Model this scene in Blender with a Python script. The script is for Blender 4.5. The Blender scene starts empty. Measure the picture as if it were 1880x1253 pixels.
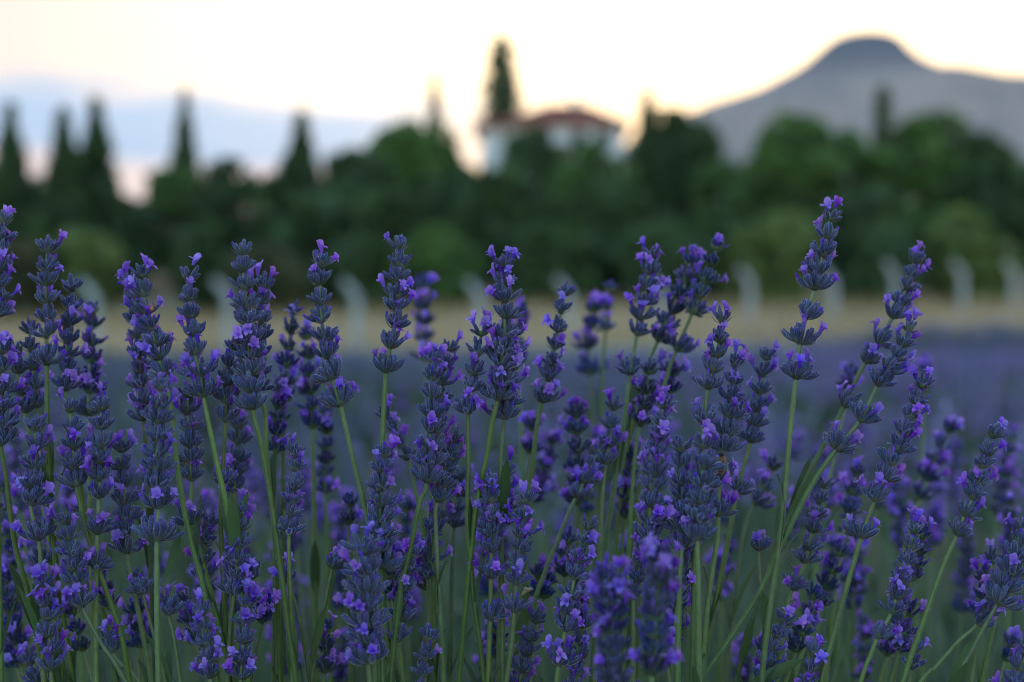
import bpy, math, random
import numpy as np
from mathutils import Vector, Matrix, noise

# ------------------------------------------------------------------ camera, sky, sun, exposure
SC = bpy.context.scene
COL = SC.collection
LENS, HC, DF = 50.0, 0.62, 0.62          # focal length mm, eye height m, focus distance m
F = 1880 * LENS / 36.0                   # focal length in photograph pixels
rad = math.radians

cam = bpy.data.cameras.new('camera')
cam.lens = LENS; cam.sensor_width = 36; cam.clip_start = 0.02; cam.clip_end = 9000
cam.dof.use_dof = True; cam.dof.focus_distance = DF; cam.dof.aperture_fstop = 5.0
cam_o = bpy.data.objects.new('camera', cam)
cam_o.location = (0, 0, HC); cam_o.rotation_euler = (rad(90), 0, 0)
COL.objects.link(cam_o); SC.camera = cam_o

SUN_EL, SUN_AZ = rad(3.0), rad(14)       # low, ahead of the camera and a little to its right
W = bpy.data.worlds.new('World'); SC.world = W; W.use_nodes = True
wt = W.node_tree; wn = wt.nodes; wl = wt.links
for n in list(wn): wn.remove(n)
def WN(t, **k):
    n = wn.new(t)
    for a, b in k.items(): setattr(n, a, b)
    return n
def wmath(op, a, b=None, clamp=False):
    n = WN('ShaderNodeMath', operation=op, use_clamp=clamp)
    for i, v in enumerate((a, b)):
        if v is None: continue
        if isinstance(v, (int, float)): n.inputs[i].default_value = v
        else: wl.new(v, n.inputs[i])
    return n.outputs[0]
def wmap(v, a, b, c=0.0, d=1.0):
    n = WN('ShaderNodeMapRange', interpolation_type='SMOOTHSTEP')
    wl.new(v, n.inputs[0])
    for i, x in enumerate((a, b, c, d)): n.inputs[i + 1].default_value = x
    return n.outputs[0]
def wmix(f, a, b):
    n = WN('ShaderNodeMix', data_type='RGBA')
    if isinstance(f, float): n.inputs[0].default_value = f
    else: wl.new(f, n.inputs[0])
    for i, v in ((6, a), (7, b)):
        if isinstance(v, tuple): n.inputs[i].default_value = (*v, 1)
        else: wl.new(v, n.inputs[i])
    return n.outputs[2]
sky = WN('ShaderNodeTexSky', sky_type='NISHITA', sun_disc=False)
sky.sun_elevation = SUN_EL; sky.sun_rotation = SUN_AZ
sky.altitude = 900; sky.air_density = 1.0; sky.dust_density = 1.5; sky.ozone_density = 2.0
tc = WN('ShaderNodeTexCoord'); sep = WN('ShaderNodeSeparateXYZ'); wl.new(tc.outputs['Generated'], sep.inputs[0])
dot = WN('ShaderNodeVectorMath', operation='DOT_PRODUCT'); wl.new(tc.outputs['Generated'], dot.inputs[0])
dot.inputs[1].default_value = (math.sin(SUN_AZ), math.cos(SUN_AZ), 0)
mp = WN('ShaderNodeMapping'); wl.new(tc.outputs['Generated'], mp.inputs[0]); mp.inputs['Scale'].default_value = (3.2, 3.2, 22)
nz = WN('ShaderNodeTexNoise'); wl.new(mp.outputs[0], nz.inputs['Vector']); nz.inputs['Scale'].default_value = 1.3; nz.inputs['Detail'].default_value = 4; nz.inputs['Roughness'].default_value = 0.5
elev = wmath('ADD', sep.outputs[2], wmath('MULTIPLY', wmath('SUBTRACT', nz.outputs[0], 0.5), 0.075))
glow = wmath('MULTIPLY', wmap(dot.outputs['Value'], -0.5, 0.78), wmap(elev, 0.85, 0.24))     # thin high veil lit by the set sun
SKYK = 0.15
base = WN('ShaderNodeVectorMath', operation='SCALE'); wl.new(sky.outputs[0], base.inputs[0]); base.inputs['Scale'].default_value = SKYK
vfar = wmix(wmap(elev, 0.03, 0.16), (0.171, 0.134, 0.104), (0.168, 0.139, 0.119))      # away from the afterglow
vsun = wmix(wmap(elev, 0.05, 0.24), (0.36, 0.225, 0.115), (0.44, 0.335, 0.205))        # over the place where the sun went down
veil = wmix(wmap(dot.outputs['Value'], 0.80, 0.985), vfar, vsun)
col1 = wmix(wmath('MULTIPLY', glow, 0.985), base.outputs[0], veil)
# low bank of blue-grey cloud away from the sun, its underside pink
offsun = wmap(dot.outputs['Value'], 0.975, 0.925)
band = wmath('MULTIPLY', wmap(elev, 0.186, 0.160), wmap(elev, 0.108, 0.132))
pink = wmath('MULTIPLY', wmap(elev, 0.145, 0.115), wmap(elev, 0.06, 0.10))
col2 = wmix(wmath('MULTIPLY', wmath('MULTIPLY', pink, offsun), 0.75), col1, (0.148, 0.124, 0.124))
col3 = wmix(wmath('MULTIPLY', wmath('MULTIPLY', band, offsun), 0.85), col2, (0.064, 0.100, 0.146))
bg = WN('ShaderNodeBackground'); bg.inputs['Strength'].default_value = 1.0
wl.new(col3, bg.inputs[0]); wo = WN('ShaderNodeOutputWorld'); wl.new(bg.outputs[0], wo.inputs[0])

sun = bpy.data.lights.new('sun', 'SUN'); sun.energy = 0.15; sun.angle = rad(12); sun.color = (1, 0.78, 0.55)
sun_o = bpy.data.objects.new('sun', sun); COL.objects.link(sun_o)
sd = Vector((math.sin(SUN_AZ) * math.cos(SUN_EL), math.cos(SUN_AZ) * math.cos(SUN_EL), math.sin(SUN_EL)))
sun_o.rotation_euler = sd.to_track_quat('Z', 'Y').to_euler(); sun_o.location = sd * 60

SC.view_settings.view_transform = 'Standard'; SC.view_settings.look = 'None'
SC.view_settings.exposure = 2.87; SC.view_settings.gamma = 1.0; SC.view_settings.use_curve_mapping = False
SC.cycles.use_denoising = True; SC.cycles.filter_width = 1.05
SC.cycles.max_bounces = 6; SC.cycles.transparent_max_bounces = 6

# ------------------------------------------------------------------ helpers
R = random.Random(7)
def P(px, py, D):
    "the point at distance D that the photograph shows at pixel px, py"
    return Vector(((px - 940) / F * D, D, HC - (py - 626.5) / F * D))

def mesh(name, V, Fc, mat=None, attr=None, smooth=True):
    m = bpy.data.meshes.new(name)
    V = np.asarray(V, dtype=np.float32).reshape(-1, 3)
    if isinstance(Fc, np.ndarray):
        n, k = Fc.shape
        m.vertices.add(len(V)); m.vertices.foreach_set('co', V.ravel())
        m.loops.add(n * k); m.loops.foreach_set('vertex_index', Fc.astype(np.int32).ravel())
        m.polygons.add(n); m.polygons.foreach_set('loop_start', np.arange(0, n * k, k, dtype=np.int32))
        m.update(calc_edges=True)
    else:
        m.from_pydata(V.tolist(), [], Fc)
    if attr:
        for an, av in attr.items():
            a = m.attributes.new(an, 'FLOAT', 'POINT'); a.data.foreach_set('value', np.asarray(av, dtype=np.float32))
    if smooth and len(m.polygons): m.polygons.foreach_set('use_smooth', np.ones(len(m.polygons), dtype=bool))
    if mat: m.materials.append(mat)
    return m

def link(name, data, parent=None, loc=None, mat4=None):
    o = bpy.data.objects.new(name, data)
    if parent: o.parent = parent
    if mat4 is not None: o.matrix_basis = mat4
    elif loc is not None: o.location = loc
    COL.objects.link(o); return o
def tag(o, label=None, cat=None, group=None, kind=None):
    if label: o['label'] = label
    if cat: o['category'] = cat
    if group: o['group'] = group
    if kind: o['kind'] = kind
    return o

class MB:
    "collects geometry for one mesh"
    def __init__(s): s.v = []; s.f = []; s.a = []
    def add(s, V, Fc, a=0.0):
        o = len(s.v); s.v += [tuple(x) for x in V]; s.f += [tuple(i + o for i in f) for f in Fc]
        s.a += list(a) if hasattr(a, '__len__') else [a] * len(V)
    def box(s, c, h, M=None, a=0.0):
        V = [Vector((c[0] + x * h[0], c[1] + y * h[1], c[2] + z * h[2])) for x in (-1, 1) for y in (-1, 1) for z in (-1, 1)]
        if M: V = [M @ v for v in V]
        s.add(V, [(0, 1, 3, 2), (4, 6, 7, 5), (0, 4, 5, 1), (2, 3, 7, 6), (0, 2, 6, 4), (1, 5, 7, 3)], a)
    def tube(s, pts, rr, n=6, a=0.0, square=0.0, cap=True):
        V = []; A = []; k = len(pts)
        ref = Vector((0, 1, 0.01))
        for i, p in enumerate(pts):
            t = (pts[min(i + 1, k - 1)] - pts[max(i - 1, 0)]).normalized()
            if abs(t.dot(ref)) > 0.95: ref = Vector((1, 0.1, 0))
            u = t.cross(ref).normalized(); w = u.cross(t)
            r = rr[i] if hasattr(rr, '__len__') else rr
            for j in range(n):
                an = 2 * math.pi * j / n
                q = 1 + square * (math.cos(4 * an))
                V.append(p + (u * math.cos(an) + w * math.sin(an)) * r * q)
            A += [a[i] if hasattr(a, '__len__') else a] * n
        Fc = [(i * n + j, i * n + (j + 1) % n, (i + 1) * n + (j + 1) % n, (i + 1) * n + j) for i in range(k - 1) for j in range(n)]
        if cap: Fc += [tuple(range(n))[::-1], tuple((k - 1) * n + j for j in range(n))]
        s.add(V, Fc, A)
    def mesh(s, name, mat, smooth=True): return mesh(name, s.v, s.f, mat, {'t': s.a}, smooth)
    def build(s, name, mat, parent=None, loc=None, smooth=True): return link(name, s.mesh(name, mat, smooth), parent, loc)

def spline(pts, n):
    "Catmull-Rom through pts, n samples per span"
    P_ = [pts[0] * 2 - pts[1]] + list(pts) + [pts[-1] * 2 - pts[-2]]
    out = []
    for i in range(1, len(P_) - 2):
        a, b, c, d = P_[i - 1:i + 3]
        for k in range(n):
            t = k / n
            out.append(0.5 * ((2 * b) + (c - a) * t + (2 * a - 5 * b + 4 * c - d) * t * t + (3 * b - a - 3 * c + d) * t ** 3))
    out.append(P_[-2]); return out

# ------------------------------------------------------------------ materials
def material(name): 
    m = bpy.data.materials.new(name); m.use_nodes = True
    t = m.node_tree; b = t.nodes['Principled BSDF']; return m, t, b
def nd(t, typ, **k):
    n = t.nodes.new(typ)
    for a, b in k.items(): setattr(n, a, b)
    return n
def ramp(t, src, stops):
    n = nd(t, 'ShaderNodeValToRGB'); t.links.new(src, n.inputs[0]); e = n.color_ramp.elements
    while len(e) > 2: e.remove(e[-1])
    e[0].position, e[0].color = stops[0][0], (*stops[0][1], 1); e[1].position, e[1].color = stops[1][0], (*stops[1][1], 1)
    for p, c in stops[2:]:
        x = e.new(p); x.color = (*c, 1)
    return n.outputs[0]
def vary(t, col, src, amt_h=0.03, amt_v=0.35, amt_s=0.2):
    h = nd(t, 'ShaderNodeHueSaturation'); t.links.new(col, h.inputs['Color'])
    for key, lo, hi in (('Hue', 0.5 - amt_h, 0.5 + amt_h), ('Value', 1 - amt_v, 1 + amt_v), ('Saturation', 1 - amt_s, 1 + amt_s)):
        w = nd(t, 'ShaderNodeTexWhiteNoise', noise_dimensions='1D') if key != 'Hue' else None
        if w:
            m = nd(t, 'ShaderNodeMath', operation='MULTIPLY'); t.links.new(src, m.inputs[0]); m.inputs[1].default_value = 17.3 if key == 'Value' else 91.7
            t.links.new(m.outputs[0], w.inputs['W']); s = w.outputs[0]
        else: s = src
        r = nd(t, 'ShaderNodeMapRange'); t.links.new(s, r.inputs[0]); r.inputs[3].default_value = lo; r.inputs[4].default_value = hi
        t.links.new(r.outputs[0], h.inputs[key])
    return h.outputs[0]
def translucent(t, b, col, f):
    out = t.nodes['Material Output']; tr = nd(t, 'ShaderNodeBsdfTranslucent'); mx = nd(t, 'ShaderNodeMixShader')
    t.links.new(col, tr.inputs[0]); mx.inputs[0].default_value = f
    t.links.new(b.outputs[0], mx.inputs[1]); t.links.new(tr.outputs[0], mx.inputs[2]); t.links.new(mx.outputs[0], out.inputs[0])
def plant_mat(name, stops, rough=0.6, sheen=0.0, trans=0.0, src='object', amt=(0.03, 0.3, 0.2), spec=0.3, sheen_tint=(0.8, 0.82, 1.0), grain=0.0, gscale=400, rib=None):
    m, t, b = material(name)
    at = nd(t, 'ShaderNodeAttribute', attribute_name='t')
    c = ramp(t, at.outputs['Fac'], stops)
    if src == 'object': s = nd(t, 'ShaderNodeObjectInfo').outputs['Random']
    else: s = nd(t, 'ShaderNodeAttribute', attribute_name='rnd').outputs['Fac']
    c = vary(t, c, s, *amt)
    if rib:
        ra = nd(t, 'ShaderNodeAttribute', attribute_name='rib'); rm = nd(t, 'ShaderNodeMath', operation='MULTIPLY'); t.links.new(ra.outputs['Fac'], rm.inputs[0]); rm.inputs[1].default_value = rib[0]
        rx = nd(t, 'ShaderNodeMix', data_type='RGBA'); t.links.new(rm.outputs[0], rx.inputs[0]); t.links.new(c, rx.inputs[6]); rx.inputs[7].default_value = (*rib[1], 1); c = rx.outputs[2]
    if grain:
        g = nd(t, 'ShaderNodeTexNoise'); g.inputs['Scale'].default_value = gscale; g.inputs['Detail'].default_value = 2
        gc = nd(t, 'ShaderNodeTexCoord'); t.links.new(gc.outputs['Object'], g.inputs['Vector'])
        r = nd(t, 'ShaderNodeMapRange'); t.links.new(g.outputs[0], r.inputs[0]); r.inputs[1].default_value = 0.3; r.inputs[2].default_value = 0.7; r.inputs[3].default_value = 1 - grain; r.inputs[4].default_value = 1 + grain
        h = nd(t, 'ShaderNodeHueSaturation'); t.links.new(c, h.inputs['Color']); t.links.new(r.outputs[0], h.inputs['Value']); c = h.outputs[0]
    t.links.new(c, b.inputs['Base Color']); b.inputs['Roughness'].default_value = rough
    b.inputs['Specular IOR Level'].default_value = spec
    if sheen:
        b.inputs['Sheen Weight'].default_value = sheen; b.inputs['Sheen Roughness'].default_value = 0.28; b.inputs['Sheen Tint'].default_value = (*sheen_tint, 1)
    if trans: translucent(t, b, c, trans)
    return m
M = {}
M['calyx'] = plant_mat('calyx_fuzz', [(0.0, (0.10, 0.145, 0.10)), (0.25, (0.055, 0.075, 0.115)), (0.7, (0.030, 0.033, 0.112)), (1.0, (0.055, 0.040, 0.19))], 0.55, 1.0, 0.08, amt=(0.035, 0.30, 0.25), grain=0.18, gscale=900, rib=(.42, (.22, .24, .40)))
M['whorl'] = M['calyx']
M['hair'] = plant_mat('calyx_hair', [(0.0, (0.80, 0.82, 0.84)), (1.0, (0.80, 0.80, 0.90))], 0.6, 0, 0.5)
M['petal'] = plant_mat('lavender_petal', [(0.0, (0.22, 0.08, 0.62)), (0.5, (0.33, 0.13, 0.78)), (1.0, (0.51, 0.29, 0.88))], 0.5, 0.2, 0.38, amt=(0.022, 0.22, 0.12), grain=0.12, gscale=700)
M['bract'] = plant_mat('green_bract', [(0.0, (0.13, 0.20, 0.08)), (1.0, (0.15, 0.17, 0.13))], 0.6, 0.3, 0.15)
M['stem'] = plant_mat('lavender_stem', [(0.0, (0.085, 0.145, 0.035)), (0.6, (0.135, 0.20, 0.055)), (1.0, (0.19, 0.23, 0.11))], 0.5, 0.25, 0.0, amt=(0.012, 0.25, 0.15), spec=0.4, grain=0.15, gscale=250)
M['leaf'] = plant_mat('lavender_leaf', [(0.0, (0.07, 0.13, 0.04)), (1.0, (0.09, 0.15, 0.06))], 0.55, 0.25, 0.2, amt=(0.015, 0.3, 0.15))
M['fieldspike'] = plant_mat('field_spike', [(0.0, (0.10, 0.17, 0.06)), (0.3, (0.11, 0.17, 0.08)), (0.36, (0.10, 0.15, 0.13)), (0.5, (0.14, 0.165, 0.20)), (0.75, (0.24, 0.20, 0.42)), (1.0, (0.36, 0.20, 0.62))], 0.65, 0.2, 0.15, src='attr', amt=(0.03, 0.3, 0.2))
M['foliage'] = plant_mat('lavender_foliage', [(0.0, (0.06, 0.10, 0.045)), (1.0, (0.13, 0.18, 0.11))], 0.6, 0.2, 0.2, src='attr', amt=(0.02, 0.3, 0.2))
M['drygrass'] = plant_mat('dry_grass', [(0.0, (0.34, 0.24, 0.11)), (1.0, (0.58, 0.42, 0.22))], 0.7, 0, 0.2, src='attr', amt=(0.015, 0.25, 0.15))
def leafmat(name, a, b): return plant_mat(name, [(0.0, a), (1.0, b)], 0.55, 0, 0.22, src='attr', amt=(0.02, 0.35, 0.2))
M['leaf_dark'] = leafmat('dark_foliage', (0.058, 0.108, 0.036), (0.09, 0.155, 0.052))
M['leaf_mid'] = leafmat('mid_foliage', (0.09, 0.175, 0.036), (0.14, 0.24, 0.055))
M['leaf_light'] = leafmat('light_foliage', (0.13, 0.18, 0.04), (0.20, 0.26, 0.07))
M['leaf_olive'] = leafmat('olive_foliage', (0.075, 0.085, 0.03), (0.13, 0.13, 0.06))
def noise_mat(name, stops, scale, rough=0.85, bump=0.3, detail=6, coord='Object', bscale=None):
    m, t, b = material(name)
    tc_ = nd(t, 'ShaderNodeTexCoord'); n = nd(t, 'ShaderNodeTexNoise'); t.links.new(tc_.outputs[coord], n.inputs['Vector'])
    n.inputs['Scale'].default_value = scale; n.inputs['Detail'].default_value = detail; n.inputs['Roughness'].default_value = 0.6
    c = ramp(t, n.outputs[0], stops); t.links.new(c, b.inputs['Base Color']); b.inputs['Roughness'].default_value = rough
    if bump:
        n2 = nd(t, 'ShaderNodeTexNoise'); t.links.new(tc_.outputs[coord], n2.inputs['Vector']); n2.inputs['Scale'].default_value = bscale or scale * 8; n2.inputs['Detail'].default_value = 5
        bp = nd(t, 'ShaderNodeBump'); bp.inputs['Strength'].default_value = bump; t.links.new(n2.outputs[0], bp.inputs['Height']); t.links.new(bp.outputs[0], b.inputs['Normal'])
    return m
M['bark'] = noise_mat('bark', [(0.3, (0.05, 0.038, 0.028)), (0.7, (0.11, 0.085, 0.06))], 6)
M['concrete'] = noise_mat('concrete', [(0.3, (0.36, 0.36, 0.355)), (0.7, (0.48, 0.48, 0.47))], 5)
M['plaster'] = noise_mat('white_plaster', [(0.3, (0.68, 0.68, 0.66)), (0.7, (0.80, 0.80, 0.78))], 1.2, bump=0.1)
M['roof'] = noise_mat('red_roof_tile', [(0.3, (0.26, 0.085, 0.06)), (0.7, (0.38, 0.13, 0.09))], 2.0)
M['wood'] = noise_mat('brown_wood', [(0.3, (0.09, 0.055, 0.03)), (0.7, (0.16, 0.10, 0.06))], 4)
mg, tg, bgz = material('window_glass'); bgz.inputs['Base Color'].default_value = (0.03, 0.035, 0.04, 1); bgz.inputs['Roughness'].default_value = 0.08; M['glass'] = mg
# ground: soil in the field, dry grass beyond the fence
def ground_mat():
    m, t, b = material('field_ground'); L = t.links
    g = nd(t, 'ShaderNodeNewGeometry'); sp = nd(t, 'ShaderNodeSeparateXYZ'); L.new(g.outputs['Position'], sp.inputs[0])
    n1 = nd(t, 'ShaderNodeTexNoise'); L.new(g.outputs['Position'], n1.inputs['Vector']); n1.inputs['Scale'].default_value = 3.5; n1.inputs['Detail'].default_value = 8
    soil = ramp(t, n1.outputs[0], [(0.3, (0.075, 0.055, 0.038)), (0.55, (0.13, 0.10, 0.07)), (0.75, (0.10, 0.12, 0.06))])
    n2 = nd(t, 'ShaderNodeTexNoise'); L.new(g.outputs['Position'], n2.inputs['Vector']); n2.inputs['Scale'].default_value = 0.16; n2.inputs['Detail'].default_value = 8; n2.inputs['Roughness'].default_value = 0.65
    dry = ramp(t, n2.outputs[0], [(0.32, (0.22, 0.18, 0.08)), (0.44, (0.54, 0.37, 0.20)), (0.7, (0.64, 0.46, 0.27))])
    r = nd(t, 'ShaderNodeMapRange', interpolation_type='SMOOTHSTEP'); L.new(sp.outputs[1], r.inputs[0]); r.inputs[1].default_value = 33; r.inputs[2].default_value = 40
    grs = ramp(t, n2.outputs[0], [(0.32, (0.16, 0.25, 0.11)), (0.5, (0.26, 0.31, 0.15)), (0.7, (0.28, 0.28, 0.14))])
    r2 = nd(t, 'ShaderNodeMapRange', interpolation_type='SMOOTHSTEP'); L.new(sp.outputs[1], r2.inputs[0]); r2.inputs[1].default_value = 20; r2.inputs[2].default_value = 25
    m0 = nd(t, 'ShaderNodeMix', data_type='RGBA'); L.new(r2.outputs[0], m0.inputs[0]); L.new(soil, m0.inputs[6]); L.new(grs, m0.inputs[7])
    mx = nd(t, 'ShaderNodeMix', data_type='RGBA'); L.new(r.outputs[0], mx.inputs[0]); L.new(m0.outputs[2], mx.inputs[6]); L.new(dry, mx.inputs[7])
    L.new(mx.outputs[2], b.inputs['Base Color']); b.inputs['Roughness'].default_value = 0.95
    bp = nd(t, 'ShaderNodeBump'); bp.inputs['Strength'].default_value = 0.6; bp.inputs['Distance'].default_value = 0.05; L.new(n1.outputs[0], bp.inputs['Height']); L.new(bp.outputs[0], b.inputs['Normal'])
    return m
M['ground'] = ground_mat()
def hill_mat():
    m, t, b = material('hill_slope'); L = t.links
    g = nd(t, 'ShaderNodeNewGeometry'); sp = nd(t, 'ShaderNodeSeparateXYZ'); L.new(g.outputs['Position'], sp.inputs[0])
    n1 = nd(t, 'ShaderNodeTexNoise'); L.new(g.outputs['Position'], n1.inputs['Vector']); n1.inputs['Scale'].default_value = 0.012; n1.inputs['Detail'].default_value = 9; n1.inputs['Roughness'].default_value = 0.62
    grass = ramp(t, n1.outputs[0], [(0.35, (0.26, 0.21, 0.19)), (0.55, (0.48, 0.34, 0.27)), (0.72, (0.56, 0.40, 0.31))])
    rock = ramp(t, n1.outputs[0], [(0.3, (0.10, 0.105, 0.12)), (0.7, (0.19, 0.18, 0.19))])
    zz = nd(t, 'ShaderNodeMath', operation='MULTIPLY_ADD'); L.new(n1.outputs[0], zz.inputs[0]); zz.inputs[1].default_value = 90; L.new(sp.outputs[2], zz.inputs[2])
    r = nd(t, 'ShaderNodeMapRange', interpolation_type='SMOOTHSTEP'); L.new(zz.outputs[0], r.inputs[0]); r.inputs[1].default_value = 300; r.inputs[2].default_value = 350
    mx = nd(t, 'ShaderNodeMix', data_type='RGBA'); L.new(r.outputs[0], mx.inputs[0]); L.new(grass, mx.inputs[6]); L.new(rock, mx.inputs[7])
    L.new(mx.outputs[2], b.inputs['Base Color']); b.inputs['Roughness'].default_value = 1.0
    return m
M['hill'] = hill_mat()

# ------------------------------------------------------------------ ground and hill
def sstep(a, b, x):
    t = np.clip((x - a) / (b - a), 0, 1); return t * t * (3 - 2 * t)
def ground_z(x, y):
    x = np.asarray(x, float); y = np.asarray(y, float)
    side = 0.018 * np.clip(x, -30, 60) * sstep(12, 40, y)
    bank = 0.45 * sstep(21, 34, y) + 1.1 * sstep(36.5, 52, y) + 5.6 * sstep(50, 105, y) + 3.0 * sstep(90, 200, y)
    lrise = 3.4 * sstep(8, 24, -x) * sstep(58, 105, y)
    roll = 0.15 * np.sin(x * 0.21 + 1.3) * sstep(38, 60, y) + 0.02 * np.sin(x * 1.7) * np.cos(y * 1.3)
    return side + bank + lrise + roll
def build_ground():
    ys = np.concatenate([np.arange(-12, 60, 0.6), np.arange(60, 220, 3), np.geomspace(220, 6000, 40)])
    xs = np.concatenate([-np.geomspace(6000, 62, 30), np.arange(-60, 61, 1.0), np.geomspace(62, 6000, 30)])
    X, Y = np.meshgrid(xs, ys); Z = ground_z(X, Y)
    V = np.stack([X, Y, Z], -1).reshape(-1, 3); nx = len(xs)
    i, j = np.meshgrid(np.arange(len(ys) - 1), np.arange(nx - 1), indexing='ij'); a = (i * nx + j).ravel()
    o = link('ground', mesh('ground', V, np.stack([a, a + 1, a + nx + 1, a + nx], -1), M['ground'])); o['kind'] = 'structure'
build_ground()
def build_hill():
    D0 = 1500.0; s = D0 / F
    cx, cz = (1590 - 940) * s, lambda py: HC - (py - 626.5) * s
    prof_r = np.array([0, 30, 60, 82, 108, 150, 200, 250, 320, 420, 560, 760]) * s
    prof_l = np.array([cz(v) for v in (58, 60, 68, 88, 112, 141, 163, 180, 205, 260, 330, 420)])
    prof_rr = np.array([cz(v) for v in (58, 59, 70, 95, 114, 133, 148, 156, 160, 172, 240, 380)])
    n = 150; xs = np.linspace(-760 * s, 760 * s, n); ys = np.linspace(-760 * s, 760 * s, n)
    X, Y = np.meshgrid(xs, ys); Rr = np.hypot(X, Y * 1.5)
    an = np.arctan2(Y, X); f = 0.5 + 0.5 * np.cos(an)
    Z = np.interp(Rr, prof_r, prof_l) * (1 - f) + np.interp(Rr, prof_r, prof_rr) * f
    NZ = np.array([noise.fractal(Vector((x * 0.012, y * 0.012, 3.1)), 1.0, 2.1, 5) for x, y in zip(X.ravel(), Y.ravel())]).reshape(X.shape)
    Z = Z + NZ * 9 * sstep(20, 160, Rr) + NZ * 2
    edge = sstep(600 * s, 760 * s, np.maximum(np.abs(X), np.abs(Y))); Z = Z * (1 - edge) - 3 * edge
    V = np.stack([X + cx, Y + D0, Z], -1).reshape(-1, 3)
    i, j = np.meshgrid(np.arange(n - 1), np.arange(n - 1), indexing='ij'); a = (i * n + j).ravel()
    o = link('hill', mesh('hill', V, np.stack([a, a + 1, a + n + 1, a + n], -1), M['hill'])); o['kind'] = 'structure'
build_hill()

# ------------------------------------------------------------------ evening haze
def haze():
    mb = MB(); mb.box((0, 2960, 210), (6100, 3100, 216)); m = bpy.data.materials.new('evening_haze'); m.use_nodes = True
    t = m.node_tree; t.nodes.remove(t.nodes['Principled BSDF']); v = nd(t, 'ShaderNodeVolumePrincipled'); v.inputs['Color'].default_value = (.90, .90, 1, 1); v.inputs['Density'].default_value = HAZE
    t.links.new(v.outputs[0], t.nodes['Material Output'].inputs['Volume']); o = mb.build('haze', m, smooth=False); tag(o, 'thin evening haze over the whole valley', 'haze', kind='stuff')
HAZE = 0.00009
haze()

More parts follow.
